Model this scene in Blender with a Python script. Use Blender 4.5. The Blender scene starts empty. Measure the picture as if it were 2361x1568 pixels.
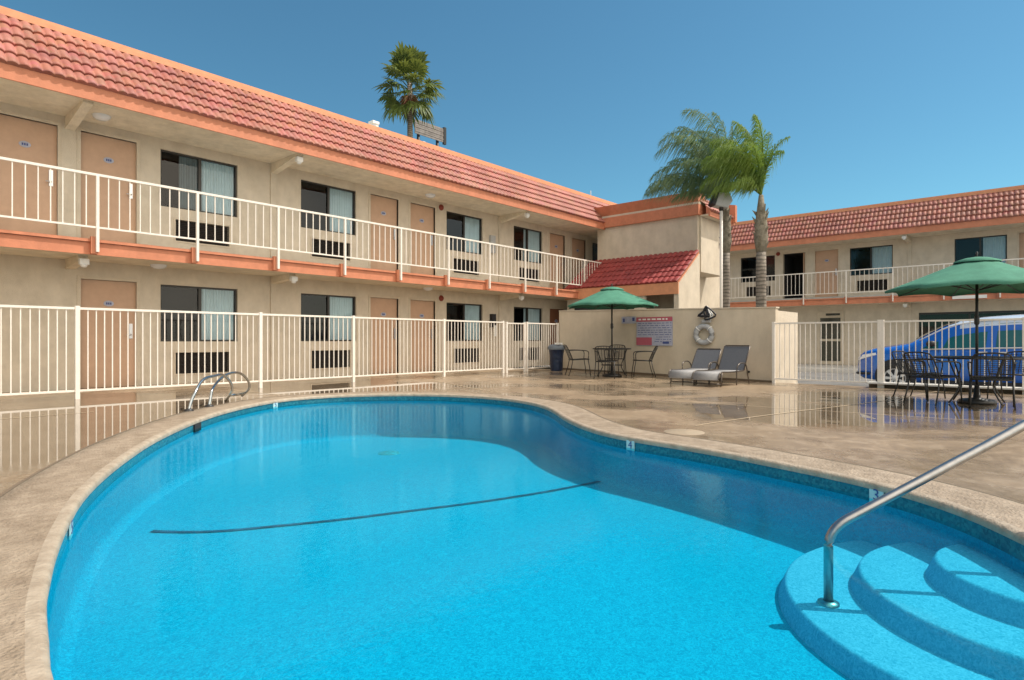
import bpy, bmesh, math, random
from mathutils import Vector, Matrix, geometry
R = math.radians
S = bpy.context.scene
C = S.collection
random.seed(7)
# ------------------------------------------------------------------ camera
CAM_A = R(41.314)                       # world X axis lies this far right of the view axis
cd = bpy.data.cameras.new('camera'); cam = bpy.data.objects.new('camera', cd); C.objects.link(cam)
cd.sensor_width = 36; cd.lens = 36*1388/2361; cd.clip_start = .05; cd.clip_end = 1500
cam.location = (0, 0, .9); cam.rotation_euler = (R(90), 0, CAM_A-R(90))
S.camera = cam
# ------------------------------------------------------------------ sky, sun, exposure
SUN_EL, SUN_DIR = 56.0, Vector((.735, -.678))
w = bpy.data.worlds.new('World'); S.world = w; w.use_nodes = True
nt = w.node_tree; nt.nodes.clear()
sky = nt.nodes.new('ShaderNodeTexSky'); sky.sky_type = 'NISHITA'; sky.sun_disc = False
sky.sun_elevation = R(SUN_EL); sky.sun_rotation = math.atan2(SUN_DIR.x, SUN_DIR.y)
sky.altitude = 0; sky.air_density = 1.0; sky.dust_density = .4; sky.ozone_density = 1.6
bg = nt.nodes.new('ShaderNodeBackground'); bg.inputs[1].default_value = .073
hs = nt.nodes.new('ShaderNodeMix'); hs.data_type = 'RGBA'; hs.blend_type = 'MULTIPLY'; hs.inputs[0].default_value = 1; hs.inputs[7].default_value = (.60, 1.05, 1.06, 1)
out = nt.nodes.new('ShaderNodeOutputWorld'); nt.links.new(sky.outputs[0], hs.inputs[6])
# added fill light: an invented bright cloud bank in the sky behind the photographer
tcw = nt.nodes.new('ShaderNodeTexCoord'); dt = nt.nodes.new('ShaderNodeVectorMath'); dt.operation = 'DOT_PRODUCT'
dt.inputs[1].default_value = (-.22, -.83, .5); nt.links.new(tcw.outputs['Generated'], dt.inputs[0])
cn_ = nt.nodes.new('ShaderNodeTexNoise'); cn_.inputs['Scale'].default_value = 3; cn_.inputs['Detail'].default_value = 8; nt.links.new(tcw.outputs['Generated'], cn_.inputs['Vector'])
mr = nt.nodes.new('ShaderNodeMapRange'); mr.inputs[1].default_value = .32; mr.inputs[2].default_value = .8; nt.links.new(dt.outputs['Value'], mr.inputs[0])
mc = nt.nodes.new('ShaderNodeMapRange'); mc.inputs[1].default_value = .30; mc.inputs[2].default_value = .60; nt.links.new(cn_.outputs[0], mc.inputs[0])
mm = nt.nodes.new('ShaderNodeMath'); mm.operation = 'MULTIPLY'; nt.links.new(mr.outputs[0], mm.inputs[0]); nt.links.new(mc.outputs[0], mm.inputs[1])
cm = nt.nodes.new('ShaderNodeMix'); cm.data_type = 'RGBA'; cm.inputs[7].default_value = (24, 21.1, 17.3, 1)
nt.links.new(mm.outputs[0], cm.inputs[0]); nt.links.new(hs.outputs[2], cm.inputs[6]); nt.links.new(cm.outputs[2], bg.inputs[0]); nt.links.new(bg.outputs[0], out.inputs[0])
sl = bpy.data.lights.new('sun', 'SUN'); sl.energy = 2.8; sl.angle = R(.5); sl.color = (1, .94, .85)
sun = bpy.data.objects.new('sun', sl); C.objects.link(sun)
ce = math.cos(R(SUN_EL)); sv = Vector((SUN_DIR.x*ce, SUN_DIR.y*ce, math.sin(R(SUN_EL))))
sun.rotation_euler = sv.to_track_quat('Z', 'Y').to_euler(); sun.location = sv*60
S.view_settings.view_transform = 'Standard'; S.view_settings.look = 'None'
S.view_settings.exposure = 0.64; S.view_settings.gamma = 1
S.render.engine = 'CYCLES'
S.cycles.max_bounces = 8; S.cycles.transparent_max_bounces = 16
ca, sa = math.cos(CAM_A), math.sin(CAM_A)
def W(xc, z, h=0):                      # metres right of / ahead of the camera -> world
    return Vector((sa*xc+ca*z, -ca*xc+sa*z, h))

# ------------------------------------------------------------------ materials
def mat(name, col, rough=.6, metal=0, var=0, scale=8, bump=0, bscale=60, spec=.5, col2=None, detail=5, coat=0, obj=True):
    m = bpy.data.materials.new(name); m.use_nodes = True
    n = m.node_tree; p = n.nodes['Principled BSDF']
    p.inputs['Roughness'].default_value = rough; p.inputs['Metallic'].default_value = metal
    p.inputs['Specular IOR Level'].default_value = spec
    p.inputs['Base Color'].default_value = (*col, 1)
    if coat: p.inputs['Coat Weight'].default_value = coat; p.inputs['Coat Roughness'].default_value = .05
    tc = n.nodes.new('ShaderNodeTexCoord')
    if var or col2:
        t = n.nodes.new('ShaderNodeTexNoise'); t.inputs['Scale'].default_value = scale; t.inputs['Detail'].default_value = detail
        t.inputs['Roughness'].default_value = .62
        n.links.new(tc.outputs['Object'], t.inputs['Vector'])
        r = n.nodes.new('ShaderNodeValToRGB'); r.color_ramp.elements[0].position = .32; r.color_ramp.elements[1].position = .68
        c2 = col2 or tuple(min(1, c*(1+var)) for c in col); c1 = col if col2 else tuple(c*(1-var) for c in col)
        r.color_ramp.elements[0].color = (*c1, 1); r.color_ramp.elements[1].color = (*c2, 1)
        n.links.new(t.outputs[0], r.inputs[0]); n.links.new(r.outputs[0], p.inputs['Base Color'])
    if bump:
        b = n.nodes.new('ShaderNodeBump'); t2 = n.nodes.new('ShaderNodeTexNoise'); t2.inputs['Scale'].default_value = bscale
        t2.inputs['Detail'].default_value = 4
        n.links.new(tc.outputs['Object'], t2.inputs['Vector']); n.links.new(t2.outputs[0], b.inputs['Height'])
        b.inputs['Strength'].default_value = bump; b.inputs['Distance'].default_value = .02
        n.links.new(b.outputs[0], p.inputs['Normal'])
    return m
def nd(n, t, **kw):
    o = n.nodes.new(t)
    for k, v in kw.items():
        if k in o.inputs: o.inputs[k].default_value = v
        else: setattr(o, k, v)
    return o
M = {}
M['stucco'] = mat('stucco', (.67, .585, .47), .9, var=.07, scale=3, bump=.5, bscale=90, spec=.2)
M['stucco_pale'] = mat('stucco_pale', (.66, .57, .45), .9, var=.07, scale=2.5, bump=.5, bscale=90, spec=.2)
M['wallpaint'] = mat('wallpaint', (.63, .535, .41), .85, var=.06, scale=2, bump=.35, bscale=70, spec=.25)
M['soffit'] = mat('soffit', (.74, .65, .51), .9, var=.1, scale=4, bump=.7, bscale=30, spec=.2)
M['terra'] = mat('terracotta_paint', (.58, .215, .115), .65, var=.10, scale=5, bump=.15, bscale=50)
M['terra_cap'] = mat('terracotta_cap', (.66, .29, .15), .6, var=.10, scale=6)
M['door'] = mat('door_paint', (.56, .36, .24), .55, var=.05, scale=6)
M['door_dark'] = mat('door_brown', (.25, .10, .05), .55, var=.05, scale=6)
M['rail'] = mat('cream_paint', (.80, .735, .655), .45, var=.05, scale=20)
M['frame'] = mat('bronze_frame', (.03, .026, .022), .4)
M['dark'] = mat('dark_interior', (.02, .02, .022), .9)
M['grille'] = mat('grille_metal', (.045, .038, .034), .6)
M['steel'] = mat('brushed_steel', (.40, .40, .40), .34, metal=1, var=.1, scale=30)
M['chrome'] = mat('chrome', (.5, .53, .53), .16, metal=1, var=.12, scale=25)
M['handle'] = mat('handle_metal', (.6, .6, .62), .3, metal=1)
M['white'] = mat('white_plastic', (.8, .78, .74), .5, var=.04)
M['greyplastic'] = mat('grey_plastic', (.42, .42, .42), .6, var=.08)
M['curtain'] = mat('curtain', (.80, .82, .80), .9, var=.05, scale=5)
M['curtain2'] = mat('curtain_grey', (.30, .31, .30), .9, var=.08, scale=5)
M['blackmetal'] = mat('black_metal', (.022, .02, .018), .45, var=.2, scale=40)
M['red'] = mat('red_paint', (.22, .03, .015), .5, var=.1)
M['kerb'] = mat('kerb_paint', (.62, .60, .56), .8, var=.15, scale=9, bump=.3)
M['asphalt'] = mat('asphalt', (.16, .155, .15), .9, var=.25, scale=1.2, bump=.5, bscale=120, detail=9)
M['walk'] = mat('sidewalk', (.55, .52, .47), .85, var=.12, scale=1.5, bump=.3)
M['sling'] = mat('grey_sling', (.095, .10, .115), .75, var=.08, scale=30, bump=.3, bscale=300)
M['slinglight'] = mat('seat_sling', (.32, .31, .305), .7, var=.08, scale=30, bump=.3, bscale=300)
M['loungeframe'] = mat('bronze_tube', (.12, .10, .085), .35, metal=.6)
M['canvas'] = mat('green_canvas', (.075, .225, .155), .85, var=.12, scale=6, bump=.25, bscale=40, spec=.2)
M['bluebag'] = mat('blue_liner', (.008, .018, .05), .35, var=.3, scale=12, bump=.9, bscale=14)
M['doorglass'] = mat('door_glass', (.02, .028, .024), .08, spec=.6)
M['binlid'] = mat('bin_lid', (.14, .16, .19), .5, var=.1)
M['vanpaint'] = mat('blue_car_paint', (.008, .105, .47), .22, coat=1, var=.03, scale=2)
M['vansheen'] = mat('car_roof_sky_sheen', (.50, .58, .70), .18, coat=1)  # sky reflection on the blue roof, painted as a paler colour
M['tyre'] = mat('rubber', (.02, .02, .02), .8)
M['alloy'] = mat('alloy', (.62, .62, .62), .5, metal=.2)
M['carglass'] = mat('car_glass', (.01, .10, .105), .06, spec=.8)
M['lampglass'] = mat('lamp_glass', (.75, .76, .78), .15, spec=.8)
M['trunkgrey'] = mat('palm_bark', (.33, .285, .235), .9, col2=(.17, .14, .11), scale=7, bump=.8, bscale=30)
M['boot'] = mat('palm_boots', (.30, .26, .20), .9, col2=(.14, .12, .08), scale=9, bump=.9, bscale=20)
M['fibre'] = mat('dead_frond', (.16, .075, .035), .9, var=.4, scale=5)
def rings(m, sc=9, amt=.45):
    n = m.node_tree; p = n.nodes['Principled BSDF']; src = p.inputs['Base Color'].links[0].from_socket
    tc = nd(n, 'ShaderNodeTexCoord'); wv = nd(n, 'ShaderNodeTexWave', Scale=sc, Distortion=2.5, Detail=3); wv.bands_direction = 'Z'; wv.inputs['Detail Scale'].default_value = 1.5
    n.links.new(tc.outputs['Object'], wv.inputs['Vector'])
    r_ = nd(n, 'ShaderNodeValToRGB'); r_.color_ramp.elements[0].position = .1; r_.color_ramp.elements[0].color = (1-amt,)*3+(1,); r_.color_ramp.elements[1].position = .5; r_.color_ramp.elements[1].color = (1, 1, 1, 1)
    mx = nd(n, 'ShaderNodeMix', data_type='RGBA', blend_type='MULTIPLY'); mx.inputs[0].default_value = 1
    n.links.new(wv.outputs[1], r_.inputs[0]); n.links.new(src, mx.inputs[6]); n.links.new(r_.outputs[0], mx.inputs[7]); n.links.new(mx.outputs[2], p.inputs['Base Color'])
rings(M['trunkgrey'], 3.2, .5)
def leafmat(name, c1, c2, tr):
    m = mat(name, c1, .5, col2=c2, scale=2.2, spec=.4)
    n = m.node_tree; p = n.nodes['Principled BSDF']
    t = nd(n, 'ShaderNodeBsdfTranslucent', Color=(*tr, 1)); mx = nd(n, 'ShaderNodeMixShader', Fac=.35)
    n.links.new(p.outputs[0], mx.inputs[1]); n.links.new(t.outputs[0], mx.inputs[2]); n.links.new(mx.outputs[0], n.nodes['Material Output'].inputs[0])
    return m
M['fan'] = leafmat('fan_leaf', (.04, .08, .018), (.14, .19, .04), (.2, .22, .04))
M['feather'] = leafmat('feather_leaf', (.08, .16, .03), (.26, .34, .045), (.26, .40, .05))
M['feather2'] = leafmat('feather_leaf_bluish', (.09, .16, .09), (.19, .26, .11), (.16, .28, .11))
# glass: clear, with a fresnel reflection
def clear(name, tint, rough=.0, ior=1.5, bumps=None, gcol=(1, 1, 1), fs=1.0):
    m = bpy.data.materials.new(name); m.use_nodes = True; n = m.node_tree; n.nodes.clear()
    o = nd(n, 'ShaderNodeOutputMaterial'); t = nd(n, 'ShaderNodeBsdfTransparent', Color=(*tint, 1)); g = nd(n, 'ShaderNodeBsdfGlossy', Roughness=rough, Color=(*gcol, 1))
    f = nd(n, 'ShaderNodeFresnel', IOR=ior); mx = nd(n, 'ShaderNodeMixShader')
    ml = nd(n, 'ShaderNodeMath', operation='MULTIPLY'); ml.inputs[1].default_value = fs; n.links.new(f.outputs[0], ml.inputs[0]); n.links.new(ml.outputs[0], mx.inputs[0]); n.links.new(t.outputs[0], mx.inputs[1]); n.links.new(g.outputs[0], mx.inputs[2]); n.links.new(mx.outputs[0], o.inputs[0])
    if bumps:
        tc = nd(n, 'ShaderNodeTexCoord'); prev = None
        for sc, st, dst in bumps:
            mp = nd(n, 'ShaderNodeMapping'); mp.inputs['Rotation'].default_value = (0, 0, sc*.7); mp.inputs['Scale'].default_value = (1, 1.8, 1)
            n.links.new(tc.outputs['Object'], mp.inputs[0])
            tx = nd(n, 'ShaderNodeTexNoise', Scale=sc, Detail=3, Distortion=.6); n.links.new(mp.outputs[0], tx.inputs['Vector'])
            b = nd(n, 'ShaderNodeBump', Strength=st, Distance=dst); n.links.new(tx.outputs[0], b.inputs['Height'])
            if prev: n.links.new(prev.outputs[0], b.inputs['Normal'])
            prev = b
        n.links.new(prev.outputs[0], g.inputs['Normal']); n.links.new(prev.outputs[0], f.inputs['Normal'])
    return m
M['glass'] = clear('window_glass', (.72, .83, .88), .0, 1.42)
M['water'] = clear('pool_water', (.46, .96, 1.0), .0, 1.33, [(2.2, .03, .04), (9, .035, .02), (26, .12, .006)], (.50, .96, 1), .55)

def deck_mat():
    m = mat('wet_concrete', (.3, .22, .14), .3); n = m.node_tree; p = n.nodes['Principled BSDF']
    tc = nd(n, 'ShaderNodeTexCoord')
    big = nd(n, 'ShaderNodeTexNoise', Scale=.55, Detail=7, Roughness=.6, Distortion=.4); n.links.new(tc.outputs['Object'], big.inputs['Vector'])
    st = nd(n, 'ShaderNodeTexNoise', Scale=3.4, Detail=9, Roughness=.78, Distortion=1.0); n.links.new(tc.outputs['Object'], st.inputs['Vector'])
    fine = nd(n, 'ShaderNodeTexNoise', Scale=70, Detail=4, Roughness=.7); n.links.new(tc.outputs['Object'], fine.inputs['Vector'])
    r1 = nd(n, 'ShaderNodeValToRGB'); e = r1.color_ramp.elements
    e[0].position = .33; e[0].color = (.25, .18, .12, 1); e[1].position = .70; e[1].color = (.50, .39, .28, 1)
    k = e.new(.5); k.color = (.335, .245, .16, 1)
    n.links.new(st.outputs[0], r1.inputs[0])
    mx = nd(n, 'ShaderNodeMix', data_type='RGBA', blend_type='MULTIPLY'); mx.inputs[0].default_value = .35
    r2 = nd(n, 'ShaderNodeValToRGB'); r2.color_ramp.elements[0].position = .35; r2.color_ramp.elements[0].color = (.62, .62, .62, 1); r2.color_ramp.elements[1].position = .65
    n.links.new(fine.outputs[0], r2.inputs[0]); n.links.new(r1.outputs[0], mx.inputs[6]); n.links.new(r2.outputs[0], mx.inputs[7])
    n.links.new(mx.outputs[2], p.inputs['Base Color'])
    # low spots where water stands
    cur = None
    for cx, cy, rad in ((10.4, 1.7, 2.6), (8.0, 2.3, 1.7), (1.5, 8.6, 3.8), (6.5, 10.3, 2.4), (-1.5, 6.5, 3.6)):
        vd = nd(n, 'ShaderNodeVectorMath', operation='DISTANCE'); vd.inputs[1].default_value = (cx, cy, 0); n.links.new(tc.outputs['Object'], vd.inputs[0])
        m1 = nd(n, 'ShaderNodeMapRange'); m1.inputs[1].default_value = rad*.55; m1.inputs[2].default_value = rad; m1.inputs[3].default_value = .22; m1.inputs[4].default_value = 0; n.links.new(vd.outputs['Value'], m1.inputs[0])
        if cur is None: cur = m1
        else:
            mxx = nd(n, 'ShaderNodeMath', operation='MAXIMUM'); n.links.new(cur.outputs[0], mxx.inputs[0]); n.links.new(m1.outputs[0], mxx.inputs[1]); cur = mxx
    sb = nd(n, 'ShaderNodeMath', operation='SUBTRACT'); n.links.new(big.outputs[0], sb.inputs[0]); n.links.new(cur.outputs[0], sb.inputs[1]); big = sb
    spc = nd(n, 'ShaderNodeMapRange'); spc.inputs[1].default_value = .36; spc.inputs[2].default_value = .56; spc.inputs[3].default_value = .5; spc.inputs[4].default_value = .2; n.links.new(big.outputs[0], spc.inputs[0])
    dk = nd(n, 'ShaderNodeMapRange'); dk.inputs[1].default_value = .34; dk.inputs[2].default_value = .58; dk.inputs[3].default_value = .62; dk.inputs[4].default_value = 1; n.links.new(big.outputs[0], dk.inputs[0])
    vs_ = nd(n, 'ShaderNodeVectorMath', operation='SCALE'); n.links.new(mx.outputs[2], vs_.inputs[0]); n.links.new(dk.outputs[0], vs_.inputs['Scale']); n.links.new(vs_.outputs[0], p.inputs['Base Color'])
    wet = nd(n, 'ShaderNodeMapRange'); wet.inputs[1].default_value = .34; wet.inputs[2].default_value = .54; wet.inputs[3].default_value = .012; wet.inputs[4].default_value = .34
    n.links.new(big.outputs[0], wet.inputs[0]); n.links.new(wet.outputs[0], p.inputs['Roughness'])
    b = nd(n, 'ShaderNodeBump', Distance=.004); n.links.new(fine.outputs[0], b.inputs['Height'])
    bs = nd(n, 'ShaderNodeMapRange'); bs.inputs[1].default_value = .44; bs.inputs[2].default_value = .62; bs.inputs[3].default_value = .0; bs.inputs[4].default_value = .45
    n.links.new(big.outputs[0], bs.inputs[0]); n.links.new(bs.outputs[0], b.inputs['Strength']); n.links.new(b.outputs[0], p.inputs['Normal'])
    n.links.new(spc.outputs[0], p.inputs['Specular IOR Level'])
    return m
M['deck'] = deck_mat()
M['coping'] = mat('coping_concrete', (.27, .205, .145), .6, col2=(.43, .34, .25), scale=9, bump=.8, bscale=60, detail=9, spec=.35)
M['joint'] = mat('joint_line', (.52, .40, .26), .6)
M['groove'] = mat('groove', (.16, .115, .075), .8)
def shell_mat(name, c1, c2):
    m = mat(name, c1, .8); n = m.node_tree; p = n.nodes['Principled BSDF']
    tc = nd(n, 'ShaderNodeTexCoord'); nz = nd(n, 'ShaderNodeTexNoise', Scale=40, Detail=5, Roughness=.75, Distortion=2.2)  # plaster mottling; its pale netted flecks are painted in for rippling sunlight
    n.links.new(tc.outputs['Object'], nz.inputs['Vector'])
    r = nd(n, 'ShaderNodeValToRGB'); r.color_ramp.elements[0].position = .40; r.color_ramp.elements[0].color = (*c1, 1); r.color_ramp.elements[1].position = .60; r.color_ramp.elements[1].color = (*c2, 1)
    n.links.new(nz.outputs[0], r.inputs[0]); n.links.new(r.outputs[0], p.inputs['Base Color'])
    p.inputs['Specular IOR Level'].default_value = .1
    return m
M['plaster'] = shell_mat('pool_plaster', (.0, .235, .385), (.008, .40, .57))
M['tread'] = shell_mat('step_plaster', (.07, .36, .53), (.22, .54, .72))
def tile_mat():
    m = mat('mosaic_tile', (.03, .16, .2), .15); n = m.node_tree; p = n.nodes['Principled BSDF']
    tc = nd(n, 'ShaderNodeTexCoord'); v = nd(n, 'ShaderNodeTexVoronoi', Scale=58); v.distance = 'CHEBYCHEV'
    n.links.new(tc.outputs['Object'], v.inputs['Vector'])
    r = nd(n, 'ShaderNodeValToRGB'); e = r.color_ramp.elements; e[0].color = (.012, .095, .14, 1); e[1].color = (.03, .19, .235, 1); e[1].position = .9
    k = e.new(.45); k.color = (.02, .14, .2, 1)
    sp = nd(n, 'ShaderNodeSeparateColor'); n.links.new(v.outputs['Color'], sp.inputs[0]); n.links.new(sp.outputs[0], r.inputs[0])
    n.links.new(r.outputs[0], p.inputs['Base Color'])
    return m
M['mosaic'] = tile_mat()
def roof_mat():
    m = mat('clay_tile', (.52, .19, .14), .6, spec=.35); n = m.node_tree; p = n.nodes['Principled BSDF']
    tc = nd(n, 'ShaderNodeTexCoord'); nz = nd(n, 'ShaderNodeTexNoise', Scale=1.1, Detail=8, Roughness=.7); n.links.new(tc.outputs['Object'], nz.inputs['Vector'])
    wn = nd(n, 'ShaderNodeTexVoronoi', Scale=5.5); n.links.new(tc.outputs['Object'], wn.inputs['Vector'])
    r = nd(n, 'ShaderNodeValToRGB'); e = r.color_ramp.elements; e[0].position = .34; e[0].color = (.29, .105, .078, 1); e[1].position = .68; e[1].color = (.45, .185, .14, 1)
    n.links.new(nz.outputs[0], r.inputs[0])
    mx = nd(n, 'ShaderNodeMix', data_type='RGBA', blend_type='OVERLAY'); mx.inputs[0].default_value = .1
    n.links.new(r.outputs[0], mx.inputs[6]); n.links.new(wn.outputs['Color'], mx.inputs[7]); n.links.new(mx.outputs[2], p.inputs['Base Color'])
    return m
M['tile'] = roof_mat()
M['tile_red'] = mat('red_glazed_tile', (.30, .05, .045), .5, var=.25, scale=3, spec=.4)
M['signred'] = mat('sign_red', (.46, .10, .14), .5)
M['signpanel'] = mat('sign_panel', (.42, .43, .53), .5, var=.12, scale=9)
M['signblue'] = mat('sign_blue', (.05, .08, .25), .5)
def streak(m, amt, sc=(1.6, 1.6, .22)):
    n = m.node_tree; p = n.nodes['Principled BSDF']; src = p.inputs['Base Color'].links[0].from_socket
    tc = nd(n, 'ShaderNodeTexCoord'); mp = nd(n, 'ShaderNodeMapping'); mp.inputs['Scale'].default_value = sc; n.links.new(tc.outputs['Object'], mp.inputs[0])
    t = nd(n, 'ShaderNodeTexNoise', Scale=2.2, Detail=9, Roughness=.7); n.links.new(mp.outputs[0], t.inputs['Vector'])
    r_ = nd(n, 'ShaderNodeValToRGB'); r_.color_ramp.elements[0].position = .30; r_.color_ramp.elements[0].color = (1-amt, 1-amt*1.1, 1-amt*1.25, 1); r_.color_ramp.elements[1].position = .56; r_.color_ramp.elements[1].color = (1, 1, 1, 1)
    mx = nd(n, 'ShaderNodeMix', data_type='RGBA', blend_type='MULTIPLY'); mx.inputs[0].default_value = 1
    n.links.new(t.outputs[0], r_.inputs[0]); n.links.new(src, mx.inputs[6]); n.links.new(r_.outputs[0], mx.inputs[7]); n.links.new(mx.outputs[2], p.inputs['Base Color'])
for k_, a_ in (('stucco', .16), ('stucco_pale', .16), ('wallpaint', .14), ('terra', .16), ('door', .08)): streak(M[k_], a_*.75, (1.2, 1.2, .6))
streak(M['soffit'], .14, (1, 1, 1)); streak(M['coping'], .28, (1, 1, 1)); streak(M['deck'], .20, (.35, .35, 1))
M['blackpaint'] = mat('black_paint', (.015, .015, .02), .5)

# ------------------------------------------------------------------ mesh helpers
class MB:
    def __init__(s): s.v = []; s.f = []; s.m = []; s.sm = []
    def add(s, vs, fs, mi=0, smooth=False):
        o = len(s.v); s.v += [tuple(v) for v in vs]; s.f += [tuple(o+i for i in f) for f in fs]; s.m += [mi]*len(fs); s.sm += [smooth]*len(fs)
        return s
    def box(s, a, b, mi=0):
        x0, x1 = sorted((a[0], b[0])); y0, y1 = sorted((a[1], b[1])); z0, z1 = sorted((a[2], b[2]))
        return s.add([(x0,y0,z0),(x1,y0,z0),(x1,y1,z0),(x0,y1,z0),(x0,y0,z1),(x1,y0,z1),(x1,y1,z1),(x0,y1,z1)],
              [(0,3,2,1),(4,5,6,7),(0,1,5,4),(1,2,6,5),(2,3,7,6),(3,0,4,7)], mi)
    def prism(s, poly, ext, mi=0, smooth=False):      # poly: 3D points, ext: vector
        n = len(poly); e = Vector(ext); vs = [Vector(p) for p in poly] + [Vector(p)+e for p in poly]
        fs = [tuple(range(n-1, -1, -1)), tuple(range(n, 2*n))]
        s.add(vs, fs, mi); o = len(s.v)-2*n
        for i in range(n):
            j = (i+1) % n; s.f.append((o+i, o+j, o+n+j, o+n+i)); s.m.append(mi); s.sm.append(smooth)
        return s
    def tube(s, pts, r, n=8, mi=0, closed=False, caps=True):
        pts = [Vector(p) for p in pts]; N = len(pts); rings = []
        up = Vector((0, 0, 1))
        for i, p in enumerate(pts):
            a = pts[(i-1) % N] if (closed or i) else p; b = pts[(i+1) % N] if (closed or i < N-1) else p
            t = (b-a).normalized()
            u = up - t*up.dot(t)
            if u.length < .15: u = Vector((1, 0, 0)) - t*t.x
            u.normalize(); v = t.cross(u); rr = r[i] if isinstance(r, (list, tuple)) else r
            if rings and not closed:
                pass
            rings.append([p + (u*math.cos(2*math.pi*k/n)+v*math.sin(2*math.pi*k/n))*rr for k in range(n)])
        vs = [q for g in rings for q in g]; fs = []
        for i in range(N if closed else N-1):
            j = (i+1) % N
            for k in range(n): fs.append((i*n+k, i*n+(k+1) % n, j*n+(k+1) % n, j*n+k))
        s.add(vs, fs, mi, True)
        if caps and not closed:
            o = len(s.v)-N*n; s.f += [tuple(o+k for k in range(n-1, -1, -1)), tuple(o+(N-1)*n+k for k in range(n))]; s.m += [mi]*2; s.sm += [False]*2
        return s
    def lathe(s, prof, c=(0, 0, 0), n=24, mi=0, smooth=True, sx=1, sy=1):
        vs = []; fs = []
        for r, z in prof:
            for k in range(n): vs.append((c[0]+r*sx*math.cos(2*math.pi*k/n), c[1]+r*sy*math.sin(2*math.pi*k/n), c[2]+z))
        for i in range(len(prof)-1):
            for k in range(n): fs.append((i*n+k, i*n+(k+1) % n, (i+1)*n+(k+1) % n, (i+1)*n+k))
        return s.add(vs, fs, mi, smooth)
    def mesh(s, name):
        me = bpy.data.meshes.new(name); me.from_pydata(s.v, [], s.f); me.validate()
        if len(me.polygons) == len(s.m):
            me.polygons.foreach_set('material_index', s.m); me.polygons.foreach_set('use_smooth', s.sm)
        me.update(); return me
    def obj(s, name, mats, parent=None, loc=None, bevel=0, rot=0):
        me = s.mesh(name)
        for m in (mats if isinstance(mats, (list, tuple)) else [mats]): me.materials.append(m)
        return put(name, me, parent, loc, bevel, rot)
def put(name, me, parent=None, loc=None, bevel=0, rot=0):
    o = bpy.data.objects.new(name, me); C.objects.link(o)
    if parent: o.parent = parent
    if loc is not None: o.location = loc
    if rot: o.rotation_euler = (0, 0, rot)
    if bevel:
        b = o.modifiers.new('bevel', 'BEVEL'); b.width = bevel; b.segments = 2; b.limit_method = 'ANGLE'
    return o
def thing(name, label, cat, loc=(0, 0, 0), rz=0, group=None):
    o = bpy.data.objects.new(name, None); C.objects.link(o); o.location = loc; o.rotation_euler = (0, 0, rz)
    o.empty_display_size = .2; tag(o, label, cat, group); return o
def tag(o, label=None, cat=None, group=None, kind=None):
    if label: o['label'] = label
    if cat: o['category'] = cat
    if group: o['group'] = group
    if kind: o['kind'] = kind
    return o
def struct(o): o['kind'] = 'structure'; return o
def copy_tree(o, parent=None):
    c = o.copy(); C.objects.link(c)
    if parent: c.parent = parent
    for ch in list(o.children): copy_tree(ch, c)
    return c
def text_mesh(txt, size):
    cu = bpy.data.curves.new('t', 'FONT'); cu.body = txt; cu.size = size; cu.align_x = 'CENTER'; cu.align_y = 'CENTER'; cu.extrude = .0008
    cu.resolution_u = 3
    o = bpy.data.objects.new('t', cu); C.objects.link(o); dg = bpy.context.evaluated_depsgraph_get()
    me = bpy.data.meshes.new_from_object(o.evaluated_get(dg)); bpy.data.objects.remove(o); return me
def arc(p, q, k, n=8):                  # quadratic curve p -> q through control k
    p, q, k = Vector(p), Vector(q), Vector(k)
    return [p*(1-t)**2 + k*2*t*(1-t) + q*t*t for t in [i/n for i in range(n+1)]]
def smoothpath(P, n=5):                 # catmull-rom
    P = [Vector(p) for p in P]; o = []
    for i in range(len(P)-1):
        a = P[max(i-1, 0)]; b = P[i]; c = P[i+1]; d = P[min(i+2, len(P)-1)]
        for k in range(n):
            t = k/n; o.append(.5*((2*b)+(c-a)*t+(2*a-5*b+4*c-d)*t*t+(3*b-a-3*c+d)*t**3))
    return o+[P[-1]]
def sst(x): x = max(0, min(1, x)); return x*x*(3-2*x)
def gz(x, y): return -.1*sst((x-6)/6.5)*sst((11-y)/5.5)      # the deck drains away from the pool

# ------------------------------------------------------------------ ground, deck, pool
gx0, gx1, gy0, gy1 = -11.5, 14.7, -8.8, 13.45
g = MB().add([(-300, -300, 0), (500, -300, 0), (500, 400, 0), (-300, 400, 0), (gx0, gy0, 0), (gx1, gy0, 0), (gx1, gy1, 0), (gx0, gy1, 0)],
             [(0, 1, 5, 4), (1, 2, 6, 5), (2, 3, 7, 6), (3, 0, 4, 7)]).obj('ground', M['asphalt'], loc=(0, 0, -.31)); struct(g)
EDGE = [(0.389,1.971),(0.435,2.272),(0.49,2.586),(0.551,2.838),(0.637,3.165),(0.769,3.598),(0.965,4.158),(1.228,4.746),(1.56,5.38),(1.921,6.003),(2.32,6.593),(2.753,7.166),(3.262,7.739),(3.827,8.23),(4.42,8.60),(4.983,8.73),(5.569,8.612),(6.136,8.25),(6.63,7.70),(6.90,7.05),(6.96,6.37),(6.80,5.70),(6.50,5.13),(6.11,4.64),(5.68,4.17),(5.31,3.70),(5.05,3.27),(4.91,2.85),(4.83,2.33),(4.73,1.86),(4.60,1.44),(4.48,1.08),(4.34,.77),(4.17,.51),(3.96,.29),(3.72,.115),(3.4,-.08),(3.0,-.28),(2.55,-.42),(2.05,-.42),(1.55,-.2),(1.1,.15),(.75,.6),(.5,1.05),(.38,1.5)]
def closed_smooth(P, n=3):
    N = len(P); o = []
    for i in range(N):
        a, b, c, d = [Vector((*P[(i+j) % N], 0)) for j in (-1, 0, 1, 2)]
        for k in range(n):
            t = k/n; v = .5*((2*b)+(c-a)*t+(2*a-5*b+4*c-d)*t*t+(3*b-a-3*c+d)*t**3); o.append((v.x, v.y))
    return o
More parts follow.
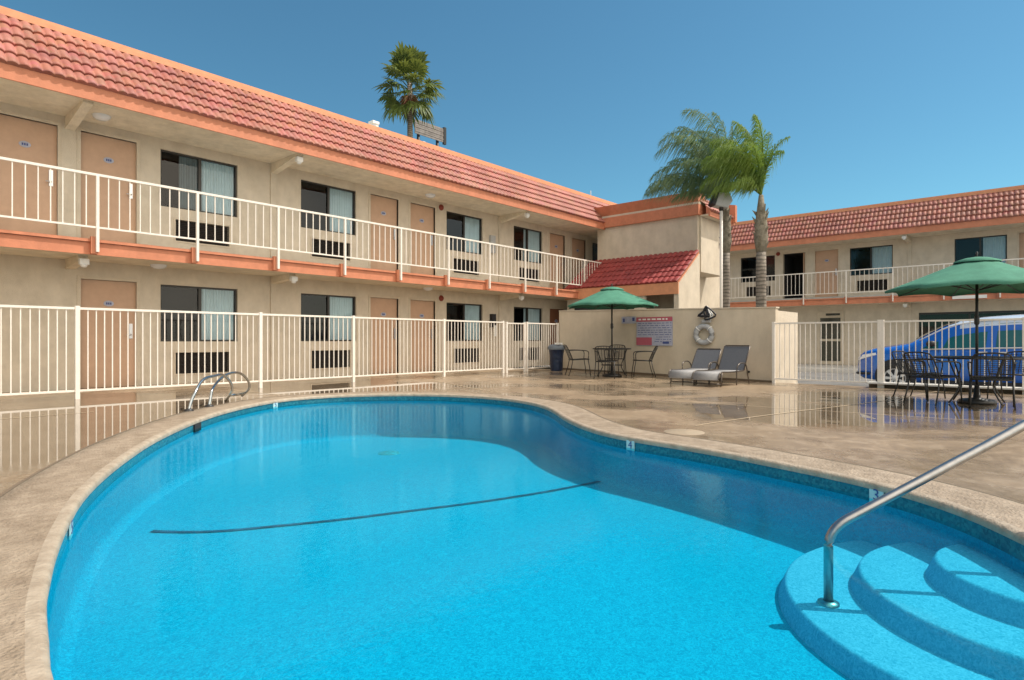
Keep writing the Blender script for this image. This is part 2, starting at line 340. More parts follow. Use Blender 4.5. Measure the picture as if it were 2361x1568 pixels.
POOL = closed_smooth(EDGE)
def offset(P, d):
    N = len(P); o = []
    for i in range(N):
        a = Vector(P[i-1]); b = Vector(P[(i+1) % N]); t = (b-a).normalized(); nrm = Vector((-t.y, t.x))   # outward for clockwise loop
        o.append((P[i][0]+nrm.x*d, P[i][1]+nrm.y*d))
    return o
area = sum(POOL[i-1][0]*POOL[i][1]-POOL[i][0]*POOL[i-1][1] for i in range(len(POOL)))
SG = 1 if area < 0 else -1
def inside(p, P):
    x, y = p; r = False; j = len(P)-1
    for i in range(len(P)):
        if (P[i][1] > y) != (P[j][1] > y) and x < (P[j][0]-P[i][0])*(y-P[i][1])/(P[j][1]-P[i][1])+P[i][0]: r = not r
        j = i
    return r
OUT = offset(POOL, SG*.42)
def sheet_with_hole(loop, x0, x1, y0, y1, step, zf, inner=False):
    pts = [Vector(p) for p in loop]; n = len(pts); edges = [(i, (i+1) % n) for i in range(n)]
    nx = int((x1-x0)/step); ny = int((y1-y0)/step)
    for i in range(nx+1):
        for j in range(ny+1):
            p = (x0+(x1-x0)*i/nx, y0+(y1-y0)*j/ny)
            if inside(p, loop) == inner and min((Vector(p)-Vector(q)).length for q in loop) > step*.35: pts.append(Vector(p))
    V, Ed, Fc, *_ = geometry.delaunay_2d_cdt(pts, edges, [], 0, 1e-5)
    mb = MB(); fs = []
    for f in Fc:
        c = sum((V[i] for i in f), Vector((0, 0)))/len(f)
        if inside(c, loop) == inner: fs.append(tuple(f))
    mb.add([(v.x, v.y, zf(v.x, v.y)) for v in V], fs)
    return mb
DX1 = 14.75
deck = sheet_with_hole(OUT, -12, DX1, -9, 13.5, .5, gz).obj('pool_deck', M['deck']); struct(deck)
# retaining edge of the deck toward the parking lot
mb = MB()
for i in range(40):
    y0, y1 = -9+22.4*i/40, -9+22.4*(i+1)/40
    mb.add([(DX1, y0, -.32), (DX1, y1, -.32), (DX1, y1, gz(DX1, y1)), (DX1, y0, gz(DX1, y0))], [(0, 1, 2, 3)])
struct(mb.obj('deck_edge', M['walk']))
# concrete coping ring: rounded nose, slightly proud at the water side
prof = [(-.010, -.040), (-.012, -.02), (-.006, -.004), (.010, .004), (.045, .005), (.3, .004), (.405, .002), (.412, -.008)]
mb = MB(); N = len(POOL); loops = [offset(POOL, SG*d) for d, z in prof]; vs = []; fs = []
for (d, z), L in zip(prof, loops): vs += [(p[0], p[1], z+gz(*p)) for p in L]
for k in range(len(prof)-1):
    for i in range(N): j = (i+1) % N; fs.append((k*N+i, k*N+j, (k+1)*N+j, (k+1)*N+i))
mb.add(vs, fs, 0, True); mb.m = [1 if q < 4*N else 0 for q in range(len(fs))]; M['rim'] = mat('coping_rim', (.30, .235, .17), .6, col2=(.45, .37, .28), scale=11, bump=.4, bscale=60)
cop = mb.obj('pool_coping', [M['coping'], M['rim']]); struct(cop)
# dark groove between coping and deck
mb = MB(); A, B = offset(POOL, SG*.405), offset(POOL, SG*.43)
mb.add([(*p, .0035+gz(*p)) for p in A]+[(*p, .0035+gz(*p)) for p in B], [(i, (i+1) % N, N+(i+1) % N, N+i) for i in range(N)])
struct(mb.obj('coping_joint', M['groove']))
# saw cut joints in the deck
def cut(name, p, q, wd=.022, m='joint'):
    p, q = Vector((*p, 0)), Vector((*q, 0)); n = 24; t = (q-p).normalized(); s_ = Vector((-t.y, t.x, 0))*wd/2; mb = MB(); vs = []
    for i in range(n+1):
        c = p+(q-p)*i/n
        for sg in (-1, 1): v = c+s_*sg; vs.append((v.x, v.y, gz(v.x, v.y)+.004))
    mb.add(vs, [(2*i, 2*i+2, 2*i+3, 2*i+1) for i in range(n)]); return struct(mb.obj(name, M[m]))
for p, q in (((6.0, 2.72), (14.2, 2.72-1.2)), ((7.35, 6.6), (14.4, 4.95)), ((-9, 8.6), (2.2, 8.9)), ((-9, 4.9), (.15, 5.1)), ((7.7, 7.2), (9.4, 11.3)),
             ((9.3, -6), (8.4, 5.9)), ((4.9, 9.4), (4.7, 13.3)), ((-1.3, 5), (-1.6, 13))):
    cut('deck_joint', p, q)

pool = thing('swimming_pool', 'kidney shaped swimming pool with bright blue floor and dark mosaic waterline', 'swimming pool', (2.8, 3.6, 0))
PO = Vector((2.8, 3.6, 0))
# line across the floor where the slope starts
LINE = [(1.543,4.809),(1.70,4.60),(1.90,4.42),(2.183,4.255),(2.598,4.033),(3.063,3.834),(3.714,3.563),(4.35,3.36),(4.97,3.23)]
def floor_z(x, y):                      # deeper beyond the line
    a, b = Vector(LINE[0]), Vector(LINE[-1]); t = (b-a).normalized(); nrm = Vector((-t.y, t.x))
    return -.48-.05*max(0, (Vector((x, y))-a).dot(nrm)-.1)
INN = offset(POOL, -SG*.07)
def zwall(z, L): return [(p[0]-PO.x, p[1]-PO.y, z) for p in L]
mb = MB()
mb.add(zwall(-.040, POOL)+zwall(-.122, POOL), [(i, (i+1) % N, N+(i+1) % N, N+i) for i in range(N)])
mb.obj('tile_band', M['mosaic'], pool, (0, 0, 0))
fl = sheet_with_hole(INN, -.5, 7.5, -1, 9.5, .28, floor_z, True)
base = len(fl.v); fl.v = [(x-PO.x, y-PO.y, z) for x, y, z in fl.v]; fl.sm = [True]*len(fl.sm)
r0 = zwall(-.122, POOL); r1 = [(p[0]-PO.x, p[1]-PO.y, floor_z(*q)+.07) for p, q in zip(offset(POOL, -SG*.006), INN)]
r2 = [(p[0]-PO.x, p[1]-PO.y, floor_z(*q)+.02) for p, q in zip(offset(POOL, -SG*.025), INN)]
r3 = [(q[0]-PO.x, q[1]-PO.y, floor_z(*q)) for q in INN]
fl.add(r0+r1+r2+r3, [(k*N+i, k*N+(i+1) % N, (k+1)*N+(i+1) % N, (k+1)*N+i) for k in range(3) for i in range(N)], 0, True)
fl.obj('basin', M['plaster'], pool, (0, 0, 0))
SC = (3.74, -.06)
def stepd(name, r, zt, zb):
    mb = MB(); n = 72; prof = [(r+.045, zb), (r+.012, zt-.02), (r+.006, zt-.008), (r-.006, zt), (0.001, zt)]
    mb.lathe(prof, (SC[0]-PO.x, SC[1]-PO.y, 0), n, 0, True); mb.m = []
    ang = 0; o = mb
    o.m = [0]*len(o.f)
    return o.obj(name, M['tread'], pool, (0, 0, 0))
stepd('step', .46, -.185, -.285); stepd('step', .79, -.285, -.385); stepd('step', 1.14, -.385, -.49)
LP = smoothpath([(x, y, 0) for x, y in LINE], 3); mb = MB(); vs = []
for i, p in enumerate(LP):
    a, b = LP[max(i-1, 0)], LP[min(i+1, len(LP)-1)]; t = (b-a).normalized(); s_ = Vector((-t.y, t.x, 0))*.024
    for sg in (-1, 1): v = p+s_*sg; vs.append((v.x-PO.x, v.y-PO.y, floor_z(v.x, v.y)+.006))
mb.add(vs, [(2*i, 2*i+2, 2*i+3, 2*i+1) for i in range(len(LP)-1)]); M['poolline'] = mat('pool_line_tile', (.005, .085, .16), .6, var=.5, scale=14)
mb.obj('floor_line', M['poolline'], pool, (0, 0, 0))
mb = MB(); mb.lathe([(.001, .02), (.12, .02), (.14, .008), (.15, 0)], (4.98-PO.x, 6.57-PO.y, floor_z(4.98, 6.57)+.002), 20); M['drain'] = mat('drain_cover', (.03, .30, .38), .6, var=.4, scale=20)
mb.obj('floor_drain', M['drain'], pool, (0, 0, 0))
# depth markers on the waterline tiles
def near_edge(p):
    i = min(range(N), key=lambda i: (Vector(POOL[i])-Vector(p)).length); a, b = Vector(POOL[i-1]), Vector(POOL[(i+1) % N]); t = (b-a).normalized()
    return Vector(POOL[i]), t, Vector((t.y, -t.x))*SG    # point, tangent, inward normal
M['marker'] = mat('marker_tile', (.45, .62, .62), .3, var=.06)
for p, txt in (((4.34, .78), '3'), ((4.90, 2.9), '4'), ((4.45, 8.6), '5'), ((.80, 3.69), '5')):
    e, t, nn = near_edge(p); ang = math.atan2(nn.y, nn.x)+math.pi/2
    mb = MB().box((-.048, -.004, -.120), (.048, .002, -.030), 0)
    o = mb.obj('depth_marker', M['marker'], pool, (e.x+nn.x*.006-PO.x, e.y+nn.y*.006-PO.y, 0), rot=ang)
    me = text_mesh(txt, .10); me.transform(Matrix.Rotation(R(90), 4, 'X')); me.materials.append(M['signblue'])
    d = put('numeral', me, o, (0, -.006, -.072))
e, t, nn = near_edge((2.743, 7.05)); ang = math.atan2(nn.y, nn.x)+math.pi/2
MB().box((-.10, -.012, -.13), (.10, .02, -.045), 0).obj('skimmer_opening', M['dark'], pool, (e.x-PO.x+nn.x*.008, e.y-PO.y+nn.y*.008, 0), rot=ang)
# water
ws = offset(POOL, SG*.004)
V, Ed, Fc, *_ = geometry.delaunay_2d_cdt([Vector(p) for p in ws], [(i, (i+1) % N) for i in range(N)], [], 1, 1e-5)
wt = MB().add([(v.x, v.y, -.100) for v in V], [tuple(f) for f in Fc]).obj('water', M['water']); struct(wt)
# deck lid
mb = MB(); mb.lathe([(.001, .006), (.165, .006), (.17, .003), (.19, .003), (.195, 0)], n=32); M['lid'] = mat('skimmer_lid', (.36, .28, .19), .5, var=.1, scale=10)
tag(mb.obj('skimmer_lid', M['lid'], loc=(5.53, 2.62, gz(5.5, 2.6)+.001)), 'round pale skimmer lid set in the deck beside the pool', 'drain lid')

# ------------------------------------------------------------------ grab rails
hr = thing('pool_handrail', 'stainless steel handrail rising from the pool steps', 'handrail', W(1.54, 2.93, -.385))
b0 = W(1.545, 2.91, -.385)
rail = [b0, W(1.545, 2.91, -.13)] + arc(W(1.545, 2.91, -.10), W(1.66, 2.90, .045), W(1.55, 2.91, -.01), 8) + [W(2.285, 2.86, .40), W(2.80, 2.83, .70)] + arc(W(2.95, 2.82, .79), W(3.13, 2.81, .70), W(3.11, 2.81, .87), 8) + [W(3.15, 2.81, 0)]
rail = [p-b0 for p in rail]
mb = MB().tube(rail, .0215, 16); mb.obj('rail_tube', M['steel'], hr)
mb = MB().lathe([(.05, .0), (.048, .012), (.024, .018)], n=20); mb.obj('base_flange', M['steel'], hr, (0, 0, 0))

ld = thing('pool_ladder', 'chrome ladder handrails arching beside the pool on the wet deck', 'pool ladder', W(-4.09, 7.62, 0))
def px(x, y, z): return W((x-1180.5)/1388*z, z, .9-(y-784)/1388*z)
LA = [px(435,948.4,7.62), px(441,925,7.68), px(450,905,7.75), px(462,882.5,7.9), px(476,871,8.03), px(494,867,8.2), px(509,864,8.35), px(522,870,8.5), px(532.5,884,8.62), px(535,898,8.68), px(530,911,8.68), px(519.6,924,8.74)]
LB = [px(482,938,8.11), px(486,915,8.15), px(489,899,8.2), px(501,881,8.4), px(520,865,8.6), px(541,859,8.8), px(558,863,9.0), px(572,878,9.18), px(575,893,9.25), px(568,904,9.27), px(557,913,9.28)]
o0 = Vector(ld.location)
for L in (LA, LB):
    MB().tube([p-o0 for p in smoothpath(L, 3)], .019, 10).obj('rail', M['chrome'], ld)
MB().tube([px(530,911,8.68)-o0, px(545,910.5,8.95)-o0, px(566,906,9.27)-o0], .02, 8).obj('crossbar', M['chrome'], ld)
for L in (LA, LB): MB().lathe([(.06, 0), (.058, .02), (.025, .035)], n=16).obj('base_flange', M['blackmetal'], ld, L[0]-o0-Vector((0, 0, (L[0]).z)))

# ------------------------------------------------------------------ roof tiles
def tiles(x0, x1, ye, ze, yr, zr, courses, pitch, flip=False, amp=.036, sub=7, lip=.046):
    """courses of scalloped tile on the slope from eave (ye,ze) to ridge (yr,zr), along x"""
    mb = MB(); n = int(round((x1-x0)/pitch)); cols = n*sub+1
    d = Vector((0, yr-ye, zr-ze)); Ln = d.length; d.normalize(); nr = Vector((0, d.z, -d.y)); nr = nr if nr.z > 0 else -nr
    for c in range(courses):
        s0 = Ln*c/courses; s1 = Ln*(c+1)/courses+.02
        rows = [(s0+.012, -.012), (s0, lip*.80), (s0+.012, lip), (s0+(s1-s0)*.5, lip*.55), (s1, .002)]
        off = random.uniform(-.003, .003)
        vs = []
        for k, (s_, h) in enumerate(rows):
            for i in range(cols):
                x = x0+(x1-x0)*i/(cols-1); ph = i/sub; wv = abs(math.sin(math.pi*ph))**.75*amp
                if k == 0: wv = wv*.6-.012
                tile_i = int(i/sub); jig = math.sin(tile_i*12.9898+c*78.233)*43758.5453; jig = (jig-math.floor(jig)-.5)*.006
                p = Vector((x, ye, ze))+d*(s_+off+jig)+nr*(h+wv)
                vs.append(p)
        fs = [(k*cols+i, k*cols+i+1, (k+1)*cols+i+1, (k+1)*cols+i) for k in range(len(rows)-1) for i in range(cols-1)]
        mb.add(vs, fs, 0, False)
        for q in range(len(mb.sm)-len(fs), len(mb.sm)): mb.sm[q] = (q-(len(mb.sm)-len(fs))) >= (cols-1)*2
    return mb

# ------------------------------------------------------------------ motel wings
def wall_open(x0, x1, z0, z1, ops, dep=.13):
    mb = MB(); xs = sorted({x0, x1, *[v for o in ops for v in (o[0], o[1])]}); zs = sorted({z0, z1, *[v for o in ops for v in (o[2], o[3])]})
    for i in range(len(xs)-1):
        for j in range(len(zs)-1):
            cx, cz = (xs[i]+xs[i+1])/2, (zs[j]+zs[j+1])/2
            if any(o[0] < cx < o[1] and o[2] < cz < o[3] for o in ops): continue
            mb.add([(xs[i], 0, zs[j]), (xs[i+1], 0, zs[j]), (xs[i+1], 0, zs[j+1]), (xs[i], 0, zs[j+1])], [(0, 1, 2, 3)])
    for a, b, c, d in ops:
        mb.add([(a,0,c),(b,0,c),(b,0,d),(a,0,d),(a,dep,c),(b,dep,c),(b,dep,d),(a,dep,d)], [(0,4,5,1),(1,5,6,2),(2,6,7,3),(3,7,4,0)])
    return mb
# shared meshes ------------------------------------------------
WW, WH = 1.56, 1.16
def window_meshes():
    f = MB(); t = .035
    for a, b in (((0, .05, 0), (WW, .11, t)), ((0, .05, WH-t), (WW, .11, WH)), ((0, .05, t), (t, .11, WH-t)), ((WW-t, .05, t), (WW, .11, WH-t)), ((WW/2-.03, .045, t), (WW/2+.03, .105, WH-t))): f.box(a, b)
    fm = f.mesh('window'); fm.materials.append(M['frame'])
    pn = MB().add([(t, .08, t), (WW-t, .08, t), (WW-t, .08, WH-t), (t, .08, WH-t)], [(0, 1, 2, 3)]).mesh('pane'); pn.materials.append(M['glass'])
    def curt(a, b, amp, dpt):
        n = 60; vs = []
        for i in range(n+1):
            x = a+(b-a)*i/n; y = dpt-.06+amp*math.sin(i*1.35)+amp*.5*math.sin(i*.37)
            vs += [(x, y, .01), (x, y-.01, WH-.01)]
        return MB().add(vs, [(2*i, 2*i+2, 2*i+3, 2*i+1) for i in range(n)], 0, True)
    cs = []
    for a, b, m in ((WW*.50, WW*.97, 'curtain'), (WW*.42, WW*.97, 'curtain'), (WW*.55, WW*.97, 'curtain'), (WW*.25, WW*.52, 'curtain2')):
        me = curt(a, b, .018, .19).mesh('curtain'); me.materials.append(M[m]); cs.append(me)
    i_ = MB(); i_.add([(0,.13,0),(WW,.13,0),(WW,.13,WH),(0,.13,WH),(0,1.0,0),(WW,1.0,0),(WW,1.0,WH),(0,1.0,WH)], [(0,4,5,1),(1,5,6,2),(2,6,7,3),(3,7,4,0),(4,7,6,5)])
    im = i_.mesh('room_interior'); im.materials.append(M['dark'])
    return fm, pn, cs, im
FM, PN, CS, IM = window_meshes()
def door_meshes():
    d = MB().box((.0, .055, 0), (.92, .10, 2.04)).mesh('door'); d.materials.append(M['door'])
    fr = MB()
    for a, b in (((-.06, -.012, 0), (0, .06, 2.10)), ((.92, -.012, 0), (.98, .06, 2.10)), ((0, -.012, 2.04), (.92, .06, 2.10))): fr.box(a, b)
    fm = fr.mesh('door_frame'); fm.materials.append(M['stucco_pale'])
    h = MB().box((.80, .03, .93), (.86, .053, 1.22)); h.tube([(.83, .02, 1.0), (.83, -.02, 1.0), (.74, -.02, 1.0)], .011, 8)
    hm = h.mesh('door_handle'); hm.materials.append(M['handle'])
    p = MB(); n = 20; p.prism([(.46+.085*math.cos(2*math.pi*k/n), .053, 1.60+.055*math.sin(2*math.pi*k/n)) for k in range(n)], (0, -.008, 0), 0)
    for k in range(3): p.box((.415+.033*k, .0415, 1.58), (.438+.033*k, .0445, 1.62), 1)
    pm = p.mesh('number_plate'); pm.materials.append(M['signpanel']); pm.materials.append(M['signblue'])
    return d, fm, hm, pm
DM, DF, DH, DP = door_meshes()
def grille_mesh():
    g = MB(); w_, h_ = 1.09, .44
    for a, b in (((-.03, -.015, -.03), (w_+.03, .03, 0)), ((-.03, -.015, h_), (w_+.03, .03, h_+.03)), ((-.03, -.015, 0), (0, .03, h_)), ((w_, -.015, 0), (w_+.03, .03, h_))): g.box(a, b, 1)
    g.add([(0, .09, 0), (w_, .09, 0), (w_, .09, h_), (0, .09, h_)], [(0, 1, 2, 3)], 0)
    for k in range(11):
        z = .03+k*.038; g.add([(0, .03, z), (w_, .03, z), (w_, .07, z+.022), (0, .07, z+.022)], [(0, 1, 2, 3)], 0)
    m = g.mesh('air_conditioner_grille'); m.materials.append(M['grille']); m.materials.append(M['stucco_pale']); return m
GM = grille_mesh()
def lamp_mesh():
    m = MB().box((-.07, -.05, -.05), (.07, .05, .05)).lathe([(.001, -.10), (.04, -.095), (.055, -.06), (.055, -.05)], n=14).mesh('beam_lamp'); m.materials.append(M['white']); return m
LM = lamp_mesh()
DM2 = MB().lathe([(.001, -.085), (.08, -.075), (.13, -.045), (.15, 0)], n=20).mesh('ceiling_light'); DM2.materials.append(M['lampglass'])
BELL = MB().lathe([(.001, -.06), (.06, -.055), (.085, -.02), (.09, 0)], n=18); BELL.v = [(x, z, y) for x, y, z in BELL.v]; BELL = BELL.mesh('fire_bell'); BELL.materials.append(M['red'])

def railing(b, x0, x1, xs, z0, yr, end=None):
    """balcony railing in plane y=yr from x0 to x1 with posts at xs"""
    t = .022
    mb = MB().box((x0, yr-.02, z0+1.06), (x1, yr+.02, z0+1.10)).box((x0, yr-.015, z0+.17), (x1, yr+.015, z0+.20))
    x = xs[0]-10*1.617
    while x < x1:
        if x > x0+.02 and min(abs(x-q) for q in xs) > .03: mb.box((x-.008, yr-.008, z0+.20), (x+.008, yr+.008, z0+1.06))
        x += .1617
    r = mb.obj('railing', M['rail'], b)
    for q in xs:
        MB().box((q-.022, yr-.022-.003, z0-.23), (q+.022, yr+.022, z0+1.06)).obj('railing_post', M['rail'], r)
        MB().box((q-.085, yr+.024, z0-.26), (q+.018, yr+.11, z0+.03)).obj('post_bracket', M['terra'], r)
    return r

def wing(name, label, loc, rz, x0, x1, windows, doors, pil, beams, posts, zg, low_windows=None, low_doors=None, store=None, ceil=(), bells=()):
    b = thing(name, label, 'motel building', loc, rz)
    low_windows = windows if low_windows is None else low_windows; low_doors = doors if low_doors is None else low_doors
    UZ = 2.75
    ops = []
    for (x, kind) in windows: ops.append((x, x+WW, UZ+.87, UZ+.87+WH))
    for (x, kind) in low_windows: ops.append((x, x+WW, .87, .87+WH))
    for (x, kind) in doors: ops.append((x, x+.92, UZ, UZ+2.04))
    for (x, kind) in low_doors: ops.append((x, x+.92, 0, 2.04))
    for (x, kind) in windows: ops.append((x+.28, x+1.37, UZ+.20, UZ+.64))
    for (x, kind) in low_windows: ops.append((x+.28, x+1.37, .20, .64))
    if store: ops.append((store[0], store[1], .35, 1.98))
    wl = wall_open(x0, x1, zg, 5.0, ops)
    wl.obj('wall', M['stucco'], b)
    # end walls and flat roof
    mb = MB().box((x0, .9, zg), (x0+.02, 9, 5.6)).box((x1-.02, .9, zg), (x1, 9, 5.6)).box((x0+.02, 8.9, zg), (x1-.02, 9, 5.6)).box((x0, -.35, 5.6), (x1, 9, 5.7))
    mb.box((x0, .14, zg), (x0+.02, .9, 5.6)).box((x1-.02, .14, zg), (x1, .9, 5.6))
    mb.obj('rear_wall', M['stucco_pale'], b)
    for q in pil: MB().box((q-.06, -.035, zg), (q+.06, -.001, 4.98)).obj('pilaster', M['stucco'], b)
    # eave soffit, fascia, tiled mansard, cap
    MB().box((x0, -1.30, 4.985), (x1, .0, 5.05)).obj('eave_soffit', M['soffit'], b)
    MB().box((x0, -1.335, 4.96), (x1, -1.302, 5.20)).obj('eave_fascia', M['terra'], b)
    rf = tiles(x0, x1, -1.348, 5.185, -.50, 6.26, 5, .15).obj('tiled_roof', M['tile'], b)
    MB().box((x0, -.545, 6.27), (x1, -.40, 6.345)).box((x0, -.50, 6.345), (x1, -.42, 6.42)).obj('ridge_cap', M['terra_cap'], rf)
    MB().add([(x0, -1.33, 5.19), (x1, -1.33, 5.19), (x1, -.43, 6.25), (x0, -.43, 6.25), (x0, -.40, 5.7), (x1, -.40, 5.7)], [(0, 1, 2, 3), (3, 2, 5, 4)]).obj('roof_deck', M['terra'], rf)
    # balcony
    sl = MB().box((x0, -1.20, 2.375), (x1, .0, 2.44)).obj('balcony_soffit', M['soffit'], b)
    fl = MB().box((x0, -1.19, 2.45), (x1, -.001, 2.60)).box((x0, -.35, 2.60), (x1, -.001, 2.75)).obj('balcony_floor', M['walk'], b)
    MB().box((x0, -1.225, 2.36), (x1, -1.202, 2.565)).box((x0, -1.262, 2.572), (x1, -1.19, 2.622)).obj('balcony_fascia', M['terra'], b)
    railing(b, x0, x1, posts, 2.63, -1.33)
    for q, lo_lamp, up_lamp in beams:
        MB().prism([(q, 0, 2.374), (q, -.85, 2.374), (q, -.85, 2.27), (q, 0, 2.20)], (.15, 0, 0)).obj('beam', M['soffit'], b)
        ub = MB().prism([(q, -.001, 4.984), (q, -1.18, 4.984), (q, -1.18, 4.94), (q, -.001, 4.76)], (.15, 0, 0)).obj('beam', M['soffit'], b)
        if lo_lamp: put('beam_lamp', LM, b, (q+.075, -.905, 2.26))
        if up_lamp: put('beam_lamp', LM, b, (q+.075, -1.14, 4.87))
    def win(x, z, kind):
        f = put('window', FM, b, (x, 0, z)); put('pane', PN, f); put('room_interior', IM, f)
        if kind >= 0: put('curtain', CS[kind % 3], f)
        if kind == 3: put('curtain', CS[3], f)
        put('air_conditioner_grille', GM, b, (x+.28, 0, z-.67))
    for x, k in windows: win(x, UZ+.87, k)
    for x, k in low_windows: win(x, .87, k)
    def dr(x, z, kind):
        if kind == 'open':
            m = MB().add([(0,.13,0),(.92,.13,0),(.92,.13,2.04),(0,.13,2.04),(0,1.6,0),(.92,1.6,0),(.92,1.6,2.04),(0,1.6,2.04)], [(0,4,5,1),(1,5,6,2),(2,6,7,3),(3,7,4,0),(4,7,6,5)])
            f = m.obj('doorway_interior', M['dark'], b, (x, 0, z))
            d = MB().box((.80, .14, .0), (.86, .95, 2.03)).obj('door', M['door'], b, (x-.3, 0, z)); d.location = (x, 0, z); put('door_frame', DF, d); d['label'] = 'door standing open into a dark room'
            return
        d = put('door', DM, b, (x, 0, z)); put('door_frame', DF, d); put('door_handle', DH, d); put('number_plate', DP, d)
        if kind == 'brown': d.data = DM.copy(); d.data.materials[0] = M['door_dark']; d['label'] = 'dark brown door'
    for x, k in doors: dr(x, UZ, k)
    for x, k in low_doors: dr(x, 0, k)
    for q, z, yy in ceil: put('ceiling_light', DM2, b, (q, yy, z))
    for q, z in bells: put('fire_bell', BELL, b, (q, -.005, z))
    return b
wl = wing('motel_wing', 'two storey motel wing along the left with red tiled mansard, balcony and room doors', (0, 13.4, 0), 0, -7.0, 21.9,
     windows=[(4.46, 3), (7.54, 2), (12.27, 0), (15.34, 1), (20.09, -1), (-3.3, 0)],
     doors=[(1.84, ''), (3.11, ''), (9.54, ''), (10.89, ''), (17.31, ''), (18.68, ''), (-4.7, '')],
     pil=[6.83, 14.63], beams=[(2.87, True, False), (6.78, True, True), (14.6, True, True), (-4.9, False, False)],
     posts=[3.04+1.617*k for k in range(-6, 12)], zg=-.02,
     low_windows=[(4.46, 0), (7.54, 2), (12.27, 2), (15.34, 1), (-3.3, 0)], low_doors=[(3.11, ''), (9.54, ''), (10.89, ''), (17.31, 'brown'), (18.68, 'brown')],
     ceil=((3.3, 4.984, -.55), (4.29, 2.374, -.4), (11.2, 4.984, -.5), (11.2, 2.374, -.4)), bells=((12.05, 4.84), (12.05, 2.14)))
wr = wing('motel_wing', 'two storey motel wing across the parking lot on the right behind the blue van', (28.6, 0, 0), R(-90), -14.5, 9.0,
     windows=[(-10.7, -1), (-6.09, 0), (-2.5, 2), (2.2, 0), (5.3, 1)],
     doors=[(-8.77, 'open'), (-7.45, ''), (-.60, ''), (.75, ''), (7.2, '')],
     pil=[-3.95, 3.9], beams=[(-4.05, True, True), (3.8, True, True), (-11.8, False, False)],
     posts=[-7.55+1.617*k-.0 for k in range(-4, 11)], zg=-.16,
     low_windows=[(-10.7, -1)], low_doors=[], store=(-3.65, 6.0), bells=((-9.0, 4.82),))
# storefront glazing + glazed door of the right wing
st = MB()
for i in range(7): x = -3.65+9.65*i/6; st.box((x-.03, .05, .35), (x+.03, .11, 1.98))
st.box((-3.65, .045, 1.90), (6, .115, 1.98)).box((-3.65, .045, .35), (6, .115, .42)); sf = st.obj('storefront_frame', M['frame'], wr)
MB().add([(-3.65, .08, .35), (6, .08, .35), (6, .08, 1.98), (-3.65, .08, 1.98)], [(0, 1, 2, 3)]).obj('pane', M['glass'], sf)
MB().add([(-3.65,.13,.35),(6,.13,.35),(6,.13,1.98),(-3.65,.13,1.98),(-3.65,2,.35),(6,2,.35),(6,2,1.98),(-3.65,2,1.98)], [(0,4,5,1),(1,5,6,2),(2,6,7,3),(3,7,4,0),(4,7,6,5)]).obj('room_interior', M['dark'], sf)
gd = MB().box((-7.35, -.05, -.15), (-6.3, -.002, 2.15), 1).box((-7.22, -.07, .95), (-6.43, -.052, 1.85), 0).box((-7.22, -.07, .0), (-6.43, -.052, .85), 0)
gd.box((-7.0, -.06, 1.95), (-6.45, -.052, 2.05), 0).obj('glazed_door', [M['doorglass'], M['stucco_pale']], wr)
for x in (-1.95, .55): MB().box((x-.5, -1.33, 2.40), (x+.5, -1.228, 2.52)).obj('sign_strip', M['white'], wr)
# upstairs wall cabinets / electrical box
MB().box((14.12, -.09, 3.72), (14.34, -.002, 4.28)).obj('electrical_box', M['greyplastic'], wl)
MB().box((14.15, -.12, 1.32), (14.33, -.002, 1.74), 0).lathe([(.055, 0), (.055, .3), (.02, .36)], (14.24, -.17, 1.02), 12, 1).obj('fire_extinguisher', [M['blackpaint'], M['white']], wl)

# ------------------------------------------------------------------ stair tower
tw = thing('stair_tower', 'stucco stair tower with terracotta cornice and lower red tiled roof between the two wings', 'building', (18.93, 8.5, 0))
T = Vector((18.93, 8.5, 0))
MB().box((0, .6, -.3), (3.45, 3.9, 5.0)).box((0, .6, 5.001), (2.1, 3.9, 5.3)).box((0, 0, 3.75), (.10, .599, 5.3)).box((.0, 0, -.3), (.10, .599, 3.749)).obj('wall', M['stucco_pale'], tw)
MB().box((.101, -.078, 3.15), (2.05, .599, 4.98)).obj('bay_wall', M['stucco_pale'], tw)
# cornice: two bands with a pale fillet
mb = MB().prism([(-.03, -.05, 5.45), (-.20, -.05, 5.78), (-.02, -.05, 5.80), (.5, -.05, 5.80), (.5, -.05, 5.45)], (0, 4.0, 0), 0)
mb.box((-.045, -.06, 5.37), (.5, 3.94, 5.448), 1)
mb.box((-.09, -.07, 5.02), (.5, 3.93, 5.368), 0)
mb.obj('cornice', [M['terra'], M['stucco_pale']], tw)
# lower pent roof over the stairs
def tiles_x(y0, y1, xe, ze, xr, zr, courses, pitch, m, name, parent, off):
    t = tiles(y0, y1, xe, ze, xr, zr, courses, pitch, amp=.035, lip=.03)
    t.v = [(v[1]+off[0], v[0]+off[1], v[2]+off[2]) for v in t.v]; t.f = [tuple(reversed(f)) for f in t.f]
    return t.obj(name, m, parent)
tiles_x(0, 4.3, -1.60, 2.70, -.0, 3.84, 6, .19, M['tile_red'], 'pent_roof', tw, (0, -.06, 0))
MB().prism([(-1.56, -.05, 2.68), (0, -.05, 3.81), (0, -.05, 3.70), (-1.50, -.05, 2.60)], (0, 4.3, 0)).obj('pent_deck', M['terra'], tw)
MB().box((-1.58, -.08, 2.33), (-1.53, 4.25, 2.69)).obj('pent_fascia', M['terra_cap'], tw)
mb = MB().prism([(-1.53, -.075, -.3), (-1.53, -.075, 2.64), (0, -.075, 3.74), (0, -.075, -.3)], (0, .16, 0)); mb.obj('side_wall', M['stucco_pale'], tw)
mb = MB().box((-.02, .09, -.3), (0, 4.2, 3.7)); mb.box((-1.5, 1.1, -.3), (-1.4, 1.5, 2.6)).box((-1.5, 3.9, -.3), (-1.4, 4.2, 2.6)).box((-1.5, 1.5, 2.1), (-1.4, 3.9, 2.6)); mb.obj('stair_front', M['stucco'], tw)
